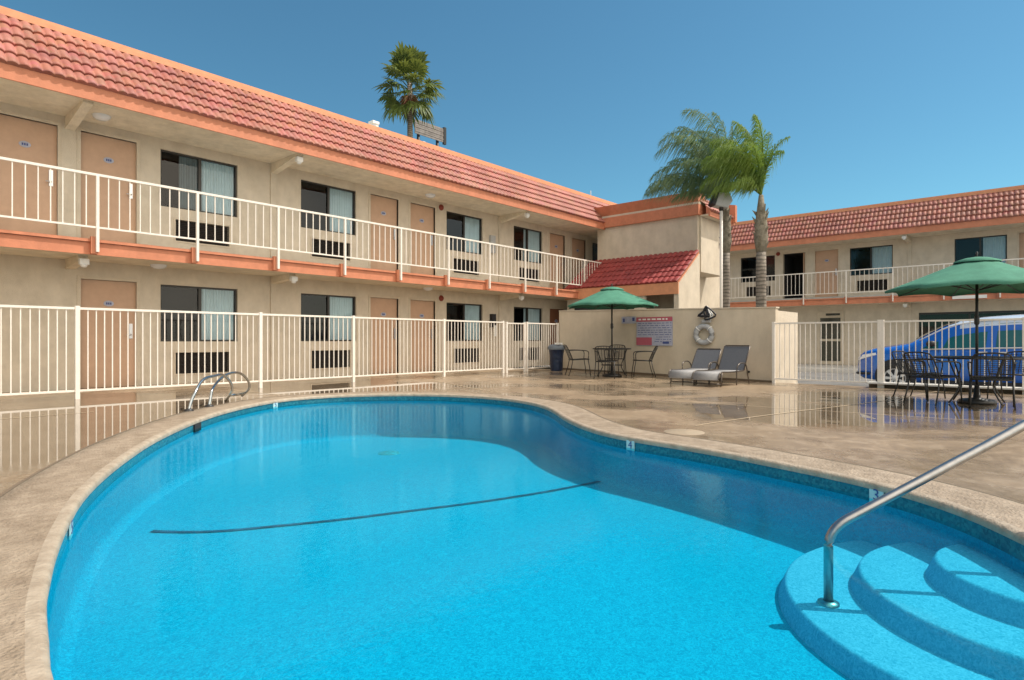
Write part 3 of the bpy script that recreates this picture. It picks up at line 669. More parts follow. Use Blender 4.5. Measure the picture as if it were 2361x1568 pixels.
MB().box((-1.49, 1.51, 1.5), (-1.42, 3.89, 2.09)).obj('louvre', M['dark'], tw)
# small mansard over the bay, its end fin, downpipe
tiles(.1, 2.2, -.42, 5.12, .2, 5.72, 3, .17).obj('bay_roof', M['tile'], tw)
MB().box((.1, -.38, 4.96), (2.2, -.33, 5.14)).obj('bay_fascia', M['terra'], tw)
MB().box((.1, -.33, 4.985), (2.19, .0, 5.03)).obj('bay_soffit', M['soffit'], tw)
MB().prism([(1.95, -.50, 5.0), (1.95, -.50, 5.60), (1.95, 1.0, 5.9), (1.95, 1.0, 5.0)], (.16, 0, 0)).obj('roof_fin', M['terra'], tw)
MB().box((2.06, -.16, -.3), (2.16, -.06, 4.98)).obj('corner_post', M['rail'], tw)

# ------------------------------------------------------------------ pool enclosure wall
yA, yB = 4.70, 11.05
def wz(y): return gz(14.7, y)
zA, zB = -.10, .0
ew = thing('enclosure_wall', 'beige stucco wall behind the loungers at the deck end', 'wall', (14.75, yA, 0))
def slab(x0, x1, y0, y1, b0, b1, t0, t1):
    return MB().add([(x0,y0,b0),(x1,y0,b0),(x1,y1,b1),(x0,y1,b1),(x0,y0,t0),(x1,y0,t0),(x1,y1,t1),(x0,y1,t1)], [(0,3,2,1),(4,5,6,7),(0,1,5,4),(1,2,6,5),(2,3,7,6),(3,0,4,7)])
slab(0, .20, 0, yB-yA, -.35, -.35, 1.655, 1.77).obj('long_wall', M['wallpaint'], ew)
MB().box((.20, .0, -.35), (1.72, .2, 1.60)).box((1.58, .2, -.35), (1.72, 3, 1.60)).obj('return_wall', M['stucco_pale'], ew)
slab(-.02, .22, -.02, yB-yA, 1.657, 1.772, 1.685, 1.80).obj('wall_cap', M['stucco_pale'], ew)
MB().tube([(0.01, .62, .13), (-.06, .62, .13)], .03, 12).obj('pipe_outlet', M['blackmetal'], ew)
slab(-.012, -.002, .02, yB-yA, -.12, .0, -.06, .06).obj('wall_base', M['groove'], ew)
# sign
sg = thing('pool_rules_sign', 'blue-grey pool rules board with red header bar on the beige wall', 'sign', (14.73, 7.9, 0))
mb = MB(); mb.box((0, -.60, .75), (-.015, .47, 1.52)); mb.obj('sign_board', M['signpanel'], sg)
mb = MB().box((-.016, -.60, 1.40), (-.021, .47, 1.52)).box((-.016, .0, .76), (-.021, .47, .97)); rr = random.Random(3)
y = .40
while y > -.5:
    l = rr.uniform(.05, .16); mb.box((-.0205, y, 1.44), (-.024, y-l, 1.48), 1); y -= l+.04
mb.obj('header_bar', [M['signred'], M['white']], sg)
mb = MB()
for k in range(9):
    y = .43
    while y > -.55:
        l = rr.uniform(.03, .13)
        if not (k > 5 and y > -.05): mb.box((-.016, y, 1.345-k*.062), (-.018, max(y-l, -.57), 1.36-k*.062))
        y -= l+.03
mb.box((-.016, -.32, .80), (-.02, -.50, .86)); mb.obj('lettering', M['signblue'], sg)
s2 = thing('notice_plate', 'small pale notice plate beside the pool rules board', 'sign', (14.73, 8.62, 0))
MB().box((0, -.22, 1.36), (-.012, .22, 1.55)).obj('plate', M['signpanel'], s2)
MB().box((-.0125, .12, 1.40), (-.016, .18, 1.50)).box((-.0125, -.19, 1.42), (-.016, -.12, 1.52)).obj('lettering', M['signblue'], s2)
# life ring and line
n = 40; lr = thing('life_ring', 'pale life ring hanging on the enclosure wall above the loungers', 'life ring', (14.72, 6.42, 1.04))
MB().tube([(-.05, .21*math.cos(2*math.pi*k/n), .21*math.sin(2*math.pi*k/n)) for k in range(n)], .068, 14, closed=True).obj('ring', M['greyplastic'], lr)
mb = MB()
for k in range(4):
    a = R(45+90*k); mb.tube([(-.05+.072*math.cos(t), (.21+.072*math.sin(t))*math.cos(a), (.21+.072*math.sin(t))*math.sin(a)) for t in [2*math.pi*j/12 for j in range(12)]], .012, 6, closed=True)
mb.obj('rope_band', M['white'], lr)
rp = thing('throw_rope', 'black and white coiled throw rope hung over the wall top above the life ring', 'rope', (14.71, 6.34, 1.50))
rr = random.Random(5)
for m_, k0 in (('blackpaint', 0), ('white', 1)):
    mb = MB()
    for k in range(7 if k0 == 0 else 4):
        a = rr.uniform(-2.2, 1.6); ox = -.035-.012*k
        mb.tube(smoothpath([(ox, .0, .25), (ox, -.07+a*.05, .12), (ox-.02, -.13+a*.06, .0), (ox-.02, 0, -.03+a*.03), (ox-.02, .13+a*.06, .01), (ox, .06, .13), (ox, 0, .25)], 4), .021, 7)
    mb.obj('rope_coil', M[m_], rp)
MB().box((0, -.1, -.16), (-.08, .12, -.08)).obj('hook_box', M['greyplastic'], rp)

# ------------------------------------------------------------------ fences
def fence(name, label, pts, posts, zt, zb, group=None, spacing=.11, ends=True, post_r=.03):
    """straight fence from pts[0] to pts[1]; posts = distances along it"""
    a, b = Vector((*pts[0], 0)), Vector((*pts[1], 0)); L = (b-a).length; rz = math.atan2(b.y-a.y, b.x-a.x)
    f = thing(name, label, 'fence', (a.x, a.y, 0), rz, group)
    def g0(s): p = a+(b-a)*s/L; return gz(p.x, p.y)
    for s in posts: MB().box((s-post_r, -post_r, g0(s)-.05), (s+post_r, post_r, g0(s)+zt+.02)).obj('post', M['rail'], f, bevel=.004)
    for i in range(len(posts)-1):
        s0, s1 = posts[i]+post_r, posts[i+1]-post_r; mb = MB()
        h0, h1 = g0(s0), g0(s1)
        def bar(z0, z1, t):
            mb.add([(s0,-t,h0+z0),(s1,-t,h1+z0),(s1,t,h1+z0),(s0,t,h0+z0),(s0,-t,h0+z1),(s1,-t,h1+z1),(s1,t,h1+z1),(s0,t,h0+z1)], [(0,3,2,1),(4,5,6,7),(0,1,5,4),(1,2,6,5),(2,3,7,6),(3,0,4,7)])
        bar(zt-.035, zt, .02); bar(zb, zb+.03, .016)
        n = max(1, round((s1-s0)/spacing))
        for k in range(1, n):
            s = s0+(s1-s0)*k/n+random.uniform(-.003, .003); h = h0+(h1-h0)*k/n; mb.box((s-.0075, -.0075, h+zb+.03), (s+.0075, .0075, h+zt-.035))
        mb.obj('picket_panel', M['rail'], f)
    return f
fx = -8.0
fence('picket_fence', 'long cream metal picket fence in front of the left motel wing', ((fx, 11.05), (12.20, 11.05)), [s-fx for s in (-7.9, -5.6, -3.0, -.35, 2.52, 5.39, 7.43, 10.03, 12.20)], 1.40, .11)
fence('picket_gate', 'narrow cream picket gate between the long fence and the wall', ((12.34, 11.05), (13.10, 11.05)), [0, .76], 1.38, .08)
fence('picket_fence', 'short cream picket fence between the gate and the beige wall', ((13.22, 11.05), (14.70, 11.05)), [0, 1.45], 1.40, .08)
fence('picket_fence', 'cream picket fence along the deck edge in front of the blue van', ((14.50, 4.68), (14.50, -8.0)), [2.20, 4.45, 6.85, 9.2, 12.4], 1.40, .09)
# panel between wall and first post
fence('picket_fence', 'short cream picket panel joining the sunlit end of the wall', ((14.50, 4.66), (14.50, 2.52)), [0, 2.12], 1.40, .09)
kb = MB()
for i in range(20):
    y0, y1 = 2.75-10.7*i/20, 2.75-10.7*(i+1)/20; a, b = gz(14.4, y0), gz(14.4, y1)
    V8 = [(14.38, y0, a+.085), (14.38, y1, b+.085), (14.74, y1, b+.085), (14.74, y0, a+.085), (14.38, y0, a+.115), (14.38, y1, b+.115), (14.74, y1, b+.115), (14.74, y0, a+.115)]
    kb.add(V8, [(0, 3, 2, 1), (4, 5, 6, 7), (0, 1, 5, 4), (1, 2, 6, 5), (2, 3, 7, 6), (3, 0, 4, 7)])
    kb.add([(14.62, y0, a-.01), (14.62, y1, b-.01), (14.62, y1, b+.085), (14.62, y0, a+.085)], [(0, 3, 2, 1)], 1)  # recessed face coloured dark, painting in the shade under the slab
struct(kb.obj('kerb', [M['kerb'], M['groove']]))  # second slot: groove colour used as the painted shade under the slab
# far walk in front of the right wing, wheel stops
struct(MB().box((24.6, -10, -.33), (28.5, 13.3, -.16)).obj('sidewalk', M['walk']))
struct(MB().box((24.45, -10, -.33), (24.59, 13.3, -.155)).obj('kerb', M['kerb']))
def wheelstop(p, rz, label):
    mb = MB().prism([(-.9, -.08, 0), (-.9, .08, 0), (-.9, .055, .11), (-.9, -.055, .11)], (1.8, 0, 0)); o = mb.obj('wheel_stop', M['kerb'], loc=(*p, -.308), rot=rz, bevel=.01)
    return tag(o, label, 'wheel stop', 'white wheel stops')
wheelstop((23.6, 8.6), R(90), 'white concrete wheel stop near the far sidewalk by the wall end')
wheelstop((15.35, 2.9), R(90), 'white concrete wheel stop just ahead of the van nose')
wheelstop((15.9, 4.4), R(40), 'white concrete block at the foot of the wall end')

# ------------------------------------------------------------------ umbrellas, tables, chairs
def umbrella(loc, label, H=2.36, rad=1.24, rz=0):
    u = thing('patio_umbrella', label, 'umbrella', loc, rz, 'green patio umbrellas')
    n = 8; zr = H-.56; c = MB(); vs = []; rows = 7
    for i in range(rows+1):
        t = i/rows; r = .16+(rad-.16)*t
        for k in range(n*4):
            a = 2*math.pi*k/(n*4); fr = (k % 4)/4; rib = math.cos(math.pi/n)/math.cos(((fr-.0)*2*math.pi/n)-math.pi/n) if True else 1
            sag = 1-.045*t*math.sin(math.pi*fr)
            rr_ = r*rib*sag if k % 4 else r
            rr_ = r*(math.cos(math.pi/n)/math.cos(2*math.pi/n*fr-math.pi/n))*(1-.05*t*math.sin(math.pi*fr))
            z = zr+(H-.10-zr)*(1-t)**1.04 + .035*t*math.sin(math.pi*fr)
            vs.append((rr_*math.cos(a), rr_*math.sin(a), z))
    m_ = n*4; fs = [(i*m_+k, i*m_+(k+1) % m_, (i+1)*m_+(k+1) % m_, (i+1)*m_+k) for i in range(rows) for k in range(m_)]
    # valance
    o = rows*m_; vs += [(v[0]*.992, v[1]*.992, v[2]-.035) for v in vs[o:o+m_]]; fs += [(o+k, o+(k+1) % m_, o+m_+(k+1) % m_, o+m_+k) for k in range(m_)]
    c.add(vs, fs, 0, True); cn = c.obj('canopy', M['canvas'], u)
    v2 = MB(); v2.lathe([(.31, H-.145), (.30, H-.12), (.16, H-.072), (.001, H-.05)], n=16, smooth=True); v2.obj('vent_cap', M['canvas'], cn)
    for k in range(n):
        a = 2*math.pi*k/n; MB().tube([(.05*math.cos(a), .05*math.sin(a), H-.06), (rad*.5*math.cos(a), rad*.5*math.sin(a), zr+.16), (rad*.97*math.cos(a), rad*.97*math.sin(a), zr-.03)], .008, 5).obj('rib', M['blackmetal'], cn)
    for k in range(n):
        a = 2*math.pi*k/n; MB().tube([(.04*math.cos(a), .04*math.sin(a), zr-.02), (rad*.48*math.cos(a), rad*.48*math.sin(a), zr+.15)], .007, 5).obj('strut', M['blackmetal'], cn)
    MB().tube([(0, 0, .05), (0, 0, H-.06)], .021, 12).obj('pole', M['blackmetal'], u)
    MB().lathe([(.001, H+.03), (.018, H+.02), (.012, H-.05)], n=10).obj('finial', M['blackmetal'], u)
    MB().lathe([(.027, 1.24), (.036, 1.26), (.036, 1.36), (.027, 1.38)], n=12).tube([(.03, 0, 1.31), (.09, 0, 1.31), (.09, 0, 1.27)], .008, 6).obj('crank', M['blackmetal'], u)
    MB().lathe([(.001, .001), (.25, .001), (.25, .04), (.22, .065), (.05, .09), (.03, .3), (.021, .3)], n=28).obj('base', M['blackmetal'], u)
    return u
def table(loc, label, r=.5, h=.72, rz=0):
    t = thing('patio_table', label, 'table', loc, rz, 'black mesh patio tables')
    n = 32; mb = MB().tube([(r*math.cos(2*math.pi*k/n), r*math.sin(2*math.pi*k/n), h) for k in range(n)], .016, 8, closed=True)
    for q in (.30, .62): mb.tube([(r*q*math.cos(2*math.pi*k/n), r*q*math.sin(2*math.pi*k/n), h) for k in range(n)], .006, 5, closed=True)
    mb.obj('table_rim', M['blackmetal'], t)
    mb = MB(); s_ = .045; k = int(r/s_)
    for i in range(-k, k+1):
        x = i*s_; l = math.sqrt(max(0, r*r-x*x))
        mb.box((x-.008, -l, h-.004), (x+.008, l, h+.002)).box((-l, x-.008, h-.003), (l, x+.008, h+.003))
    mb.obj('mesh_top', M['blackmetal'], t)
    for k in range(4):
        a = R(45+90*k); c, s = math.cos(a), math.sin(a)
        MB().tube(smoothpath([(r*.82*c, r*.82*s, h-.01), (r*.62*c, r*.62*s, .45), (r*.52*c, r*.52*s, .25), (r*.80*c, r*.80*s, .012)], 4), .012, 8).obj('leg', M['blackmetal'], t)
    MB().tube([(.28*math.cos(2*math.pi*k/n), .28*math.sin(2*math.pi*k/n), .30) for k in range(n)], .008, 6, closed=True).obj('stretcher_ring', M['blackmetal'], t)
    return t
def chair(loc, label, rz, group):
    c = thing('patio_chair', label, 'chair', loc, rz, group)     # faces +x
    mb = MB().tube([(-.22, -.23, .42), (.22, -.24, .44), (.24, .0, .44), (.22, .24, .44), (-.22, .23, .42)], .011, 8, closed=True)
    for i in range(-8, 9): mb.box((-.22, i*.027-.003, .425), (.23, i*.027+.003, .431))
    for i in range(-7, 8): mb.box((i*.03-.004, -.225, .427), (i*.03+.004, .225, .433))
    mb.obj('seat', M['blackmetal'], c)
    mb = MB().tube(smoothpath([(-.20, -.23, .42), (-.27, -.23, .60), (-.35, -.21, .76), (-.37, -.1, .80), (-.37, .1, .80), (-.35, .21, .76), (-.27, .23, .60), (-.20, .23, .42)], 4), .011, 8)
    for i in range(-6, 7, 2):
        y = i*.033; mb.box((-.212, y-.004, .43), (-.205, y+.004, .45)); mb.prism([(-.208, y-.005, .44), (-.212, y-.005, .44), (-.284, y-.005, .60), (-.368, y-.005, .79), (-.362, y-.005, .79), (-.278, y-.005, .60)], (0, .010, 0))
    for k in range(10):
        z = .48+k*.03; x = -.216-(z-.44)*.40; mb.box((x-.006, -.21, z-.004), (x, .21, z+.004))
    mb.obj('backrest', M['blackmetal'], c)
    for s in (-1, 1):
        MB().tube(smoothpath([(-.30, s*.23, .66), (-.1, s*.27, .67), (.14, s*.27, .655), (.20, s*.27, .60), (.19, s*.25, .44)], 4), .011, 8).obj('armrest', M['blackmetal'], c)
        MB().tube([(.19, s*.245, .44), (.23, s*.255, .22), (.25, s*.26, .01)], .011, 8).obj('leg', M['blackmetal'], c)
        MB().tube([(-.20, s*.23, .42), (-.24, s*.24, .22), (-.31, s*.25, .01)], .011, 8).obj('leg', M['blackmetal'], c)
    return c
U1 = (13.42, 8.35); U2 = (11.95, .76)
u = umbrella((*U1, gz(*U1)), 'green patio umbrella standing in front of the beige wall', 2.38, 1.22, .2)
u = umbrella((*U2, gz(*U2)), 'green patio umbrella in front of the blue van', 2.36, 1.26, .35)
table((*U1, gz(*U1)), 'black mesh patio table under the umbrella by the beige wall', .48)
table((*U2, gz(*U2)), 'black mesh patio table under the umbrella near the van', .58)
def around(U, ang, d, label, group, jit=0):
    x, y = U[0]+d*math.cos(ang), U[1]+d*math.sin(ang)
    return chair((x, y, gz(x, y)), label, ang+math.pi+jit, group)
# direction of image-right is (sa,-ca)
ir = math.atan2(-ca, sa)
g1 = 'black chairs around the table by the wall'; g2 = 'black chairs around the table near the van'
around(U1, ir+math.pi, .86, 'black patio chair on the trash can side of the far table', g1, .1)
around(U1, ir+.05, .80, 'black patio chair on the lounger side of the far table', g1, -.15)
around(U1, ir-math.pi/2-.35, .70, 'black patio chair on the pool side of the far table', g1)
around(U1, ir+math.pi/2-.3, .72, 'black patio chair between the far table and the wall', g1)
around(U2, ir+math.pi+.25, .86, 'black patio chair pulled out toward the van front wheel', g2, .1)
around(U2, ir+math.pi/2+.45, .85, 'black patio chair between the near table and the picket fence', g2)
around(U2, ir-math.pi/2-.45, .82, 'black patio chair on the pool side of the near table', g2, -.2)
around(U2, ir+.45, 1.05, 'black patio chair at the right edge of the near table', g2, .1)

def lounger(loc, label, rz, ang=56, bl=.62):
    c = thing('chaise_lounge', label, 'lounge chair', loc, rz, 'chaise lounges in front of the wall')   # foot toward -x, head +x, origin at back hinge
    hw = .30; L = 1.25; sh = .315
    prof = [(.0, sh), (-.4, sh-.012), (-.85, sh-.006), (-1.1, sh+.002), (-1.2, sh-.03), (-1.25, sh-.11), (-1.26, sh-.16)]
    P = smoothpath([(x, 0, z) for x, z in prof], 3); mb = MB(); vs = []
    for p in P: vs += [(p.x, -hw+.01, p.z), (p.x, hw-.01, p.z), (p.x, hw-.01, p.z-.008), (p.x, -hw+.01, p.z-.008)]
    mb.add(vs, [(4*i+k, 4*i+(k+1) % 4, 4*i+4+(k+1) % 4, 4*i+4+k) for i in range(len(P)-1) for k in range(4)], 0, True); mb.obj('seat_sling', M['slinglight'], c)
    for s in (-1, 1):
        MB().tube([(p.x, s*hw, p.z) for p in P], .016, 8).obj('side_rail', M['loungeframe'], c)
        MB().tube([(-1.1, s*hw, sh-.02), (-1.14, s*hw, .01)], .014, 8).obj('leg', M['loungeframe'], c)
        MB().tube(smoothpath([(-.42, s*(hw+.02), .01), (-.43, s*(hw+.03), .34), (-.38, s*(hw+.04), .45), (-.22, s*(hw+.04), .49), (-.02, s*(hw+.04), .47), (.08, s*(hw+.03), .38), (.16, s*(hw+.02), .22), (.24, s*(hw+.02), .01)], 4), .014, 8).obj('armrest', M['loungeframe'], c)
    a = R(ang)
    e = (bl*math.cos(a), bl*math.sin(a)); mb = MB()
    nx, nz = -math.sin(a)*.008, math.cos(a)*.008
    mb.add([(0, -hw+.01, sh), (0, hw-.01, sh), (e[0], hw-.01, sh+e[1]), (e[0], -hw+.01, sh+e[1]), (nx, -hw+.01, sh+nz), (nx, hw-.01, sh+nz), (e[0]+nx, hw-.01, sh+e[1]+nz), (e[0]+nx, -hw+.01, sh+e[1]+nz)], [(0,1,2,3),(4,7,6,5),(0,4,5,1),(1,5,6,2),(2,6,7,3),(3,7,4,0)])
    bk = mb.obj('back_sling', M['sling'], c)
    MB().tube([(0, -hw, sh), (e[0], -hw, sh+e[1]), (e[0]+.01, -hw+.03, sh+e[1]+.02), (e[0]+.01, hw-.03, sh+e[1]+.02), (e[0], hw, sh+e[1]), (0, hw, sh)], .014, 8).obj('back_frame', M['loungeframe'], c)
    MB().tube([(-1.14, -hw, .06), (-1.14, hw, .06)], .011, 8).obj('foot_bar', M['loungeframe'], c)
    return c
l1 = lounger((13.80, 6.06, gz(13.7, 6.1)), 'grey chaise lounge nearer the umbrella table, under the life ring', R(2), 50, .58)
l2 = lounger((13.62, 5.32, gz(13.7, 5.3)), 'grey chaise lounge nearer the sunlit corner of the wall', R(-3), 58, .63)

# trash can
tc = thing('trash_can', 'trash can with dark blue liner and grey lid beside the wall', 'trash can', (14.05, 10.62, 0))
MB().lathe([(.17, .0), (.185, .1), (.20, .45), (.225, .60), (.245, .64)], n=24).obj('bag', M['bluebag'], tc)
MB().lathe([(.25, .62), (.26, .67), (.24, .73), (.16, .77), (.001, .78)], n=24).obj('lid', M['binlid'], tc)
MB().box((-.16, -.22, .77), (.0, -.05, .82)).obj('litter', M['white'], tc)

# ------------------------------------------------------------------ van
def van():
    v = thing('parked_van', 'bright blue minivan parked beyond the fence at the right', 'minivan', (16.3, 3.34, -.31), 0)
    # local: x = depth from near side (+ away), y = -s along length; build with s, then y=-s
    ST = [(0.0, .42, .76, .70), (.04, .36, .86, .79), (.15, .30, .95, .85), (.35, .27, 1.02, .89), (.75, .26, 1.08, .91), (1.02, .25, 1.13, .92), (1.12, .25, 1.18, .92), (1.4, .24, 1.36, .92), (1.7, .24, 1.53, .93), (2.0, .24, 1.64, .93), (2.4, .24, 1.71, .93), (3.0, .24, 1.75, .93), (3.8, .24, 1.74, .93), (4.4, .25, 1.68, .92), (4.75, .28, 1.52, .90), (4.9, .34, 1.15, .87), (4.95, .42, .8, .80)]
    def belt(s): return .86 + .055*min(s, 3)/1.0 if s < 1.1 else .93+.03*(s-1.1)
    def ring(s, zb, H, hw):
        b = min(belt(s)+.06, H-.05); pts = [(hw-.06, zb), (hw, zb+.06), (hw+.0, zb+.25), (hw-.005, b-.10), (hw-.03, b)]
        top = H
        if H-b > .25:
            pts += [(hw-.08, b+(H-b)*.35), (hw-.14, b+(H-b)*.70), (hw-.20, H-.09), (hw-.30, H-.025), (hw-.55, H+.01), (0, H+.025)]
        else:
            pts += [(hw-.06, b+(H-b)*.3), (hw-.10, b+(H-b)*.55), (hw-.16, b+(H-b)*.78), (hw-.28, H-.01), (hw-.5, H+.01), (0, H+.03)]
        full = pts + [(-x, z) for x, z in reversed(pts[:-1])]
        return [(.93-x, -s, z) for x, z in full]
    rings = []
    for i in range(len(ST)-1):
        for k in range(3):
            t = k/3; q = [ST[i][j]*(1-t)+ST[i+1][j]*t for j in range(4)]; rings.append(ring(*q))
    rings.append(ring(*ST[-1])); m = len(rings[0]); mb = MB()
    vs = [p for r in rings for p in r]; fs = [(i*m+k, i*m+k+1, (i+1)*m+k+1, (i+1)*m+k) for i in range(len(rings)-1) for k in range(m-1)]
    fs += [tuple(range(m)), tuple((len(rings)-1)*m+k for k in range(m-1, -1, -1))]
    mb.add(vs, fs, 0, True)
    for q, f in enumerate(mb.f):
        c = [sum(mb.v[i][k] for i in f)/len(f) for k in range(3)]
        if len(f) == 4 and c[1] < -1.75 and c[2] > 1.50: mb.m[q] = 1  # upper faces take the painted sky reflection
    body = mb.obj('body', [M['vanpaint'], M['vansheen']], v)
    # glass panels slightly proud of the near side
    def side(s, f, H=None):        # point on the near side at station s, fraction f between belt and roof
        i = max(k for k in range(len(ST)) if ST[k][0] <= s); i = min(i, len(ST)-2); t = (s-ST[i][0])/(ST[i+1][0]-ST[i][0])
        Hh = ST[i][2]*(1-t)+ST[i+1][2]*t; hw = ST[i][3]*(1-t)+ST[i+1][3]*t; b = min(belt(s)+.06, Hh-.05)
        xs = [(0, hw-.03), (.35, hw-.08), (.7, hw-.14), (1, hw-.20)]
        for a, c in zip(xs, xs[1:]):
            if a[0] <= f <= c[0]: x = a[1]+(c[1]-a[1])*(f-a[0])/(c[0]-a[0]); break
        z = b+(Hh-.06-b)*f*.97
        return (.93-x-.012, -s, z)
    def panel(name, quad, m_, par):
        # quad: list of (s,f) corners bottom-left, bottom-right, top-right, top-left
        n = 6; vs = []
        for i in range(n+1):
            for j in range(4):
                u_, w_ = i/n, j/3; s = (quad[0][0]*(1-u_)+quad[1][0]*u_)*(1-w_)+(quad[3][0]*(1-u_)+quad[2][0]*u_)*w_
                f = (quad[0][1]*(1-u_)+quad[1][1]*u_)*(1-w_)+(quad[3][1]*(1-u_)+quad[2][1]*u_)*w_; vs.append(side(s, f))
        return MB().add(vs, [(4*i+j, 4*i+4+j, 4*i+5+j, 4*i+1+j) for i in range(n) for j in range(3)], 0, True).obj(name, m_, par)
    panel('quarter_window', [(1.32, .06), (1.62, .04), (1.62, .72), (1.55, .66)], M['carglass'], v)
    panel('front_window', [(1.70, .04), (2.45, .04), (2.50, .86), (1.86, .80)], M['carglass'], v)
    panel('rear_window', [(2.62, .04), (3.55, .04), (3.55, .86), (2.66, .86)], M['carglass'], v)
    panel('rear_quarter_window', [(3.68, .05), (4.5, .08), (4.35, .8), (3.68, .86)], M['carglass'], v)
    MB().tube([side(s_, .0) for s_ in (1.3, 1.7, 2.5, 3.3, 4.5)], .016, 6).obj('window_trim', M['alloy'], v)
    # windscreen
    mb = MB(); vs = []
    for s in (1.14, 1.4, 1.7, 1.98):
        i = max(k for k in range(len(ST)) if ST[k][0] <= s); t = (s-ST[i][0])/(ST[i+1][0]-ST[i][0]); H = ST[i][2]*(1-t)+ST[i+1][2]*t
        for x in (-.58, -.3, 0, .3, .58): vs.append((.93-x, -s+.008, H+.045-abs(x)*.03))
    mb.add(vs, [(5*i+j, 5*i+j+1, 5*i+6+j, 5*i+5+j) for i in range(3) for j in range(4)], 0, True).obj('windscreen', M['carglass'], v)
    MB().tube(smoothpath([side(1.25, 1.0), side(1.7, 1.0), side(2.1, 1.0), side(2.8, 1.0), side(3.8, 1.0), side(4.4, 1.0)], 3), .014, 6).obj('roof_rail', M['alloy'], v)
    for s in (1.62, 2.56, 3.62):
        p0, p1 = side(s, 0), side(s, .9); MB().tube([(-.003, -s, .32), (.004, -s, .8), p0], .005, 4).obj('door_seam', M['blackpaint'], v)
    for s in (2.40, 2.75): MB().box((-.035, -s-.08, .93), (.0, -s+.08, .96)).obj('door_handle', M['alloy'], v)
    MB().box((-.012, -4.3, .24), (.02, -1.3, .32)).obj('sill', M['blackpaint'], v)
    for s in (.80, 3.80):
        w_ = MB(); w_.lathe([(.225, -.01), (.30, -.015), (.325, .02), (.33, .1), (.325, .2), (.2, .2)], n=32); w_.v = [(z-.01, x, y) for x, y, z in w_.v]
        arch = MB(); arch.lathe([(.40, -.004), (.40, .22), (.001, .22)], n=32); arch.v = [(z-.01, x, y) for x, y, z in arch.v]; arch.obj('wheel_arch', M['blackpaint'], v, (0, -s, .37))
        disc = MB(); disc.lathe([(.001, 0), (.395, 0)], n=32); disc.v = [(z-.008, x, y) for x, y, z in disc.v]; disc.obj('arch_liner', M['blackpaint'], v, (0, -s, .37))
        wo = w_.obj('wheel', M['tyre'], v, (-.02, -s, .33))
        rm = MB(); rm.lathe([(.225, -.015), (.21, .0), (.195, .03)], n=32); rm.lathe([(.001, -.03), (.05, -.03), (.06, -.01)], n=16)
        for k in range(7):
            a = 2*math.pi*k/7; c, s_ = math.cos(a), math.sin(a)
            rm.prism([(.04*c-.022*s_, .04*s_+.022*c, -.012), (.21*c-.034*s_, .21*s_+.034*c, -.004), (.21*c+.034*s_, .21*s_-.034*c, -.004), (.04*c+.022*s_, .04*s_-.022*c, -.012)], (0, 0, .02))
        rm.v = [(z-.012, x, y) for x, y, z in rm.v]; rm.obj('rim', M['alloy'], wo)
    hl = MB(); vs = []
    hl.prism([(.30, .012, .70), (.10, -.03, .72), (.045, -.16, .78), (.035, -.42, .86), (.05, -.40, .91), (.075, -.14, .86), (.30, .005, .80)], (.05, -.01, .005)).obj('headlight', M['lampglass'], v)
    hl = MB().prism([(1.56, .012, .70), (1.76, -.03, .72), (1.815, -.16, .78), (1.825, -.42, .86), (1.81, -.40, .91), (1.785, -.14, .86), (1.56, .005, .80)], (-.05, -.01, .005)).obj('headlight', M['lampglass'], v)
    MB().lathe([(.001, -.06), (.07, -.05), (.09, 0), (.07, .06), (.001, .07)], n=14, sx=.8, sy=1.1).obj('side_mirror', M['blackpaint'], v, (-.10, -1.50, 1.12))
    MB().tube([(-.08, -1.5, 1.09), (.06, -1.5, 1.06)], .02, 6).obj('mirror_arm', M['blackpaint'], v)
    MB().tube(smoothpath([(.30, .02, .42), (.08, -.02, .42), (.0, -.12, .42), (-.005, -.3, .42)], 3), .03, 6).obj('bumper_trim', M['blackpaint'], v)
    return v
van()

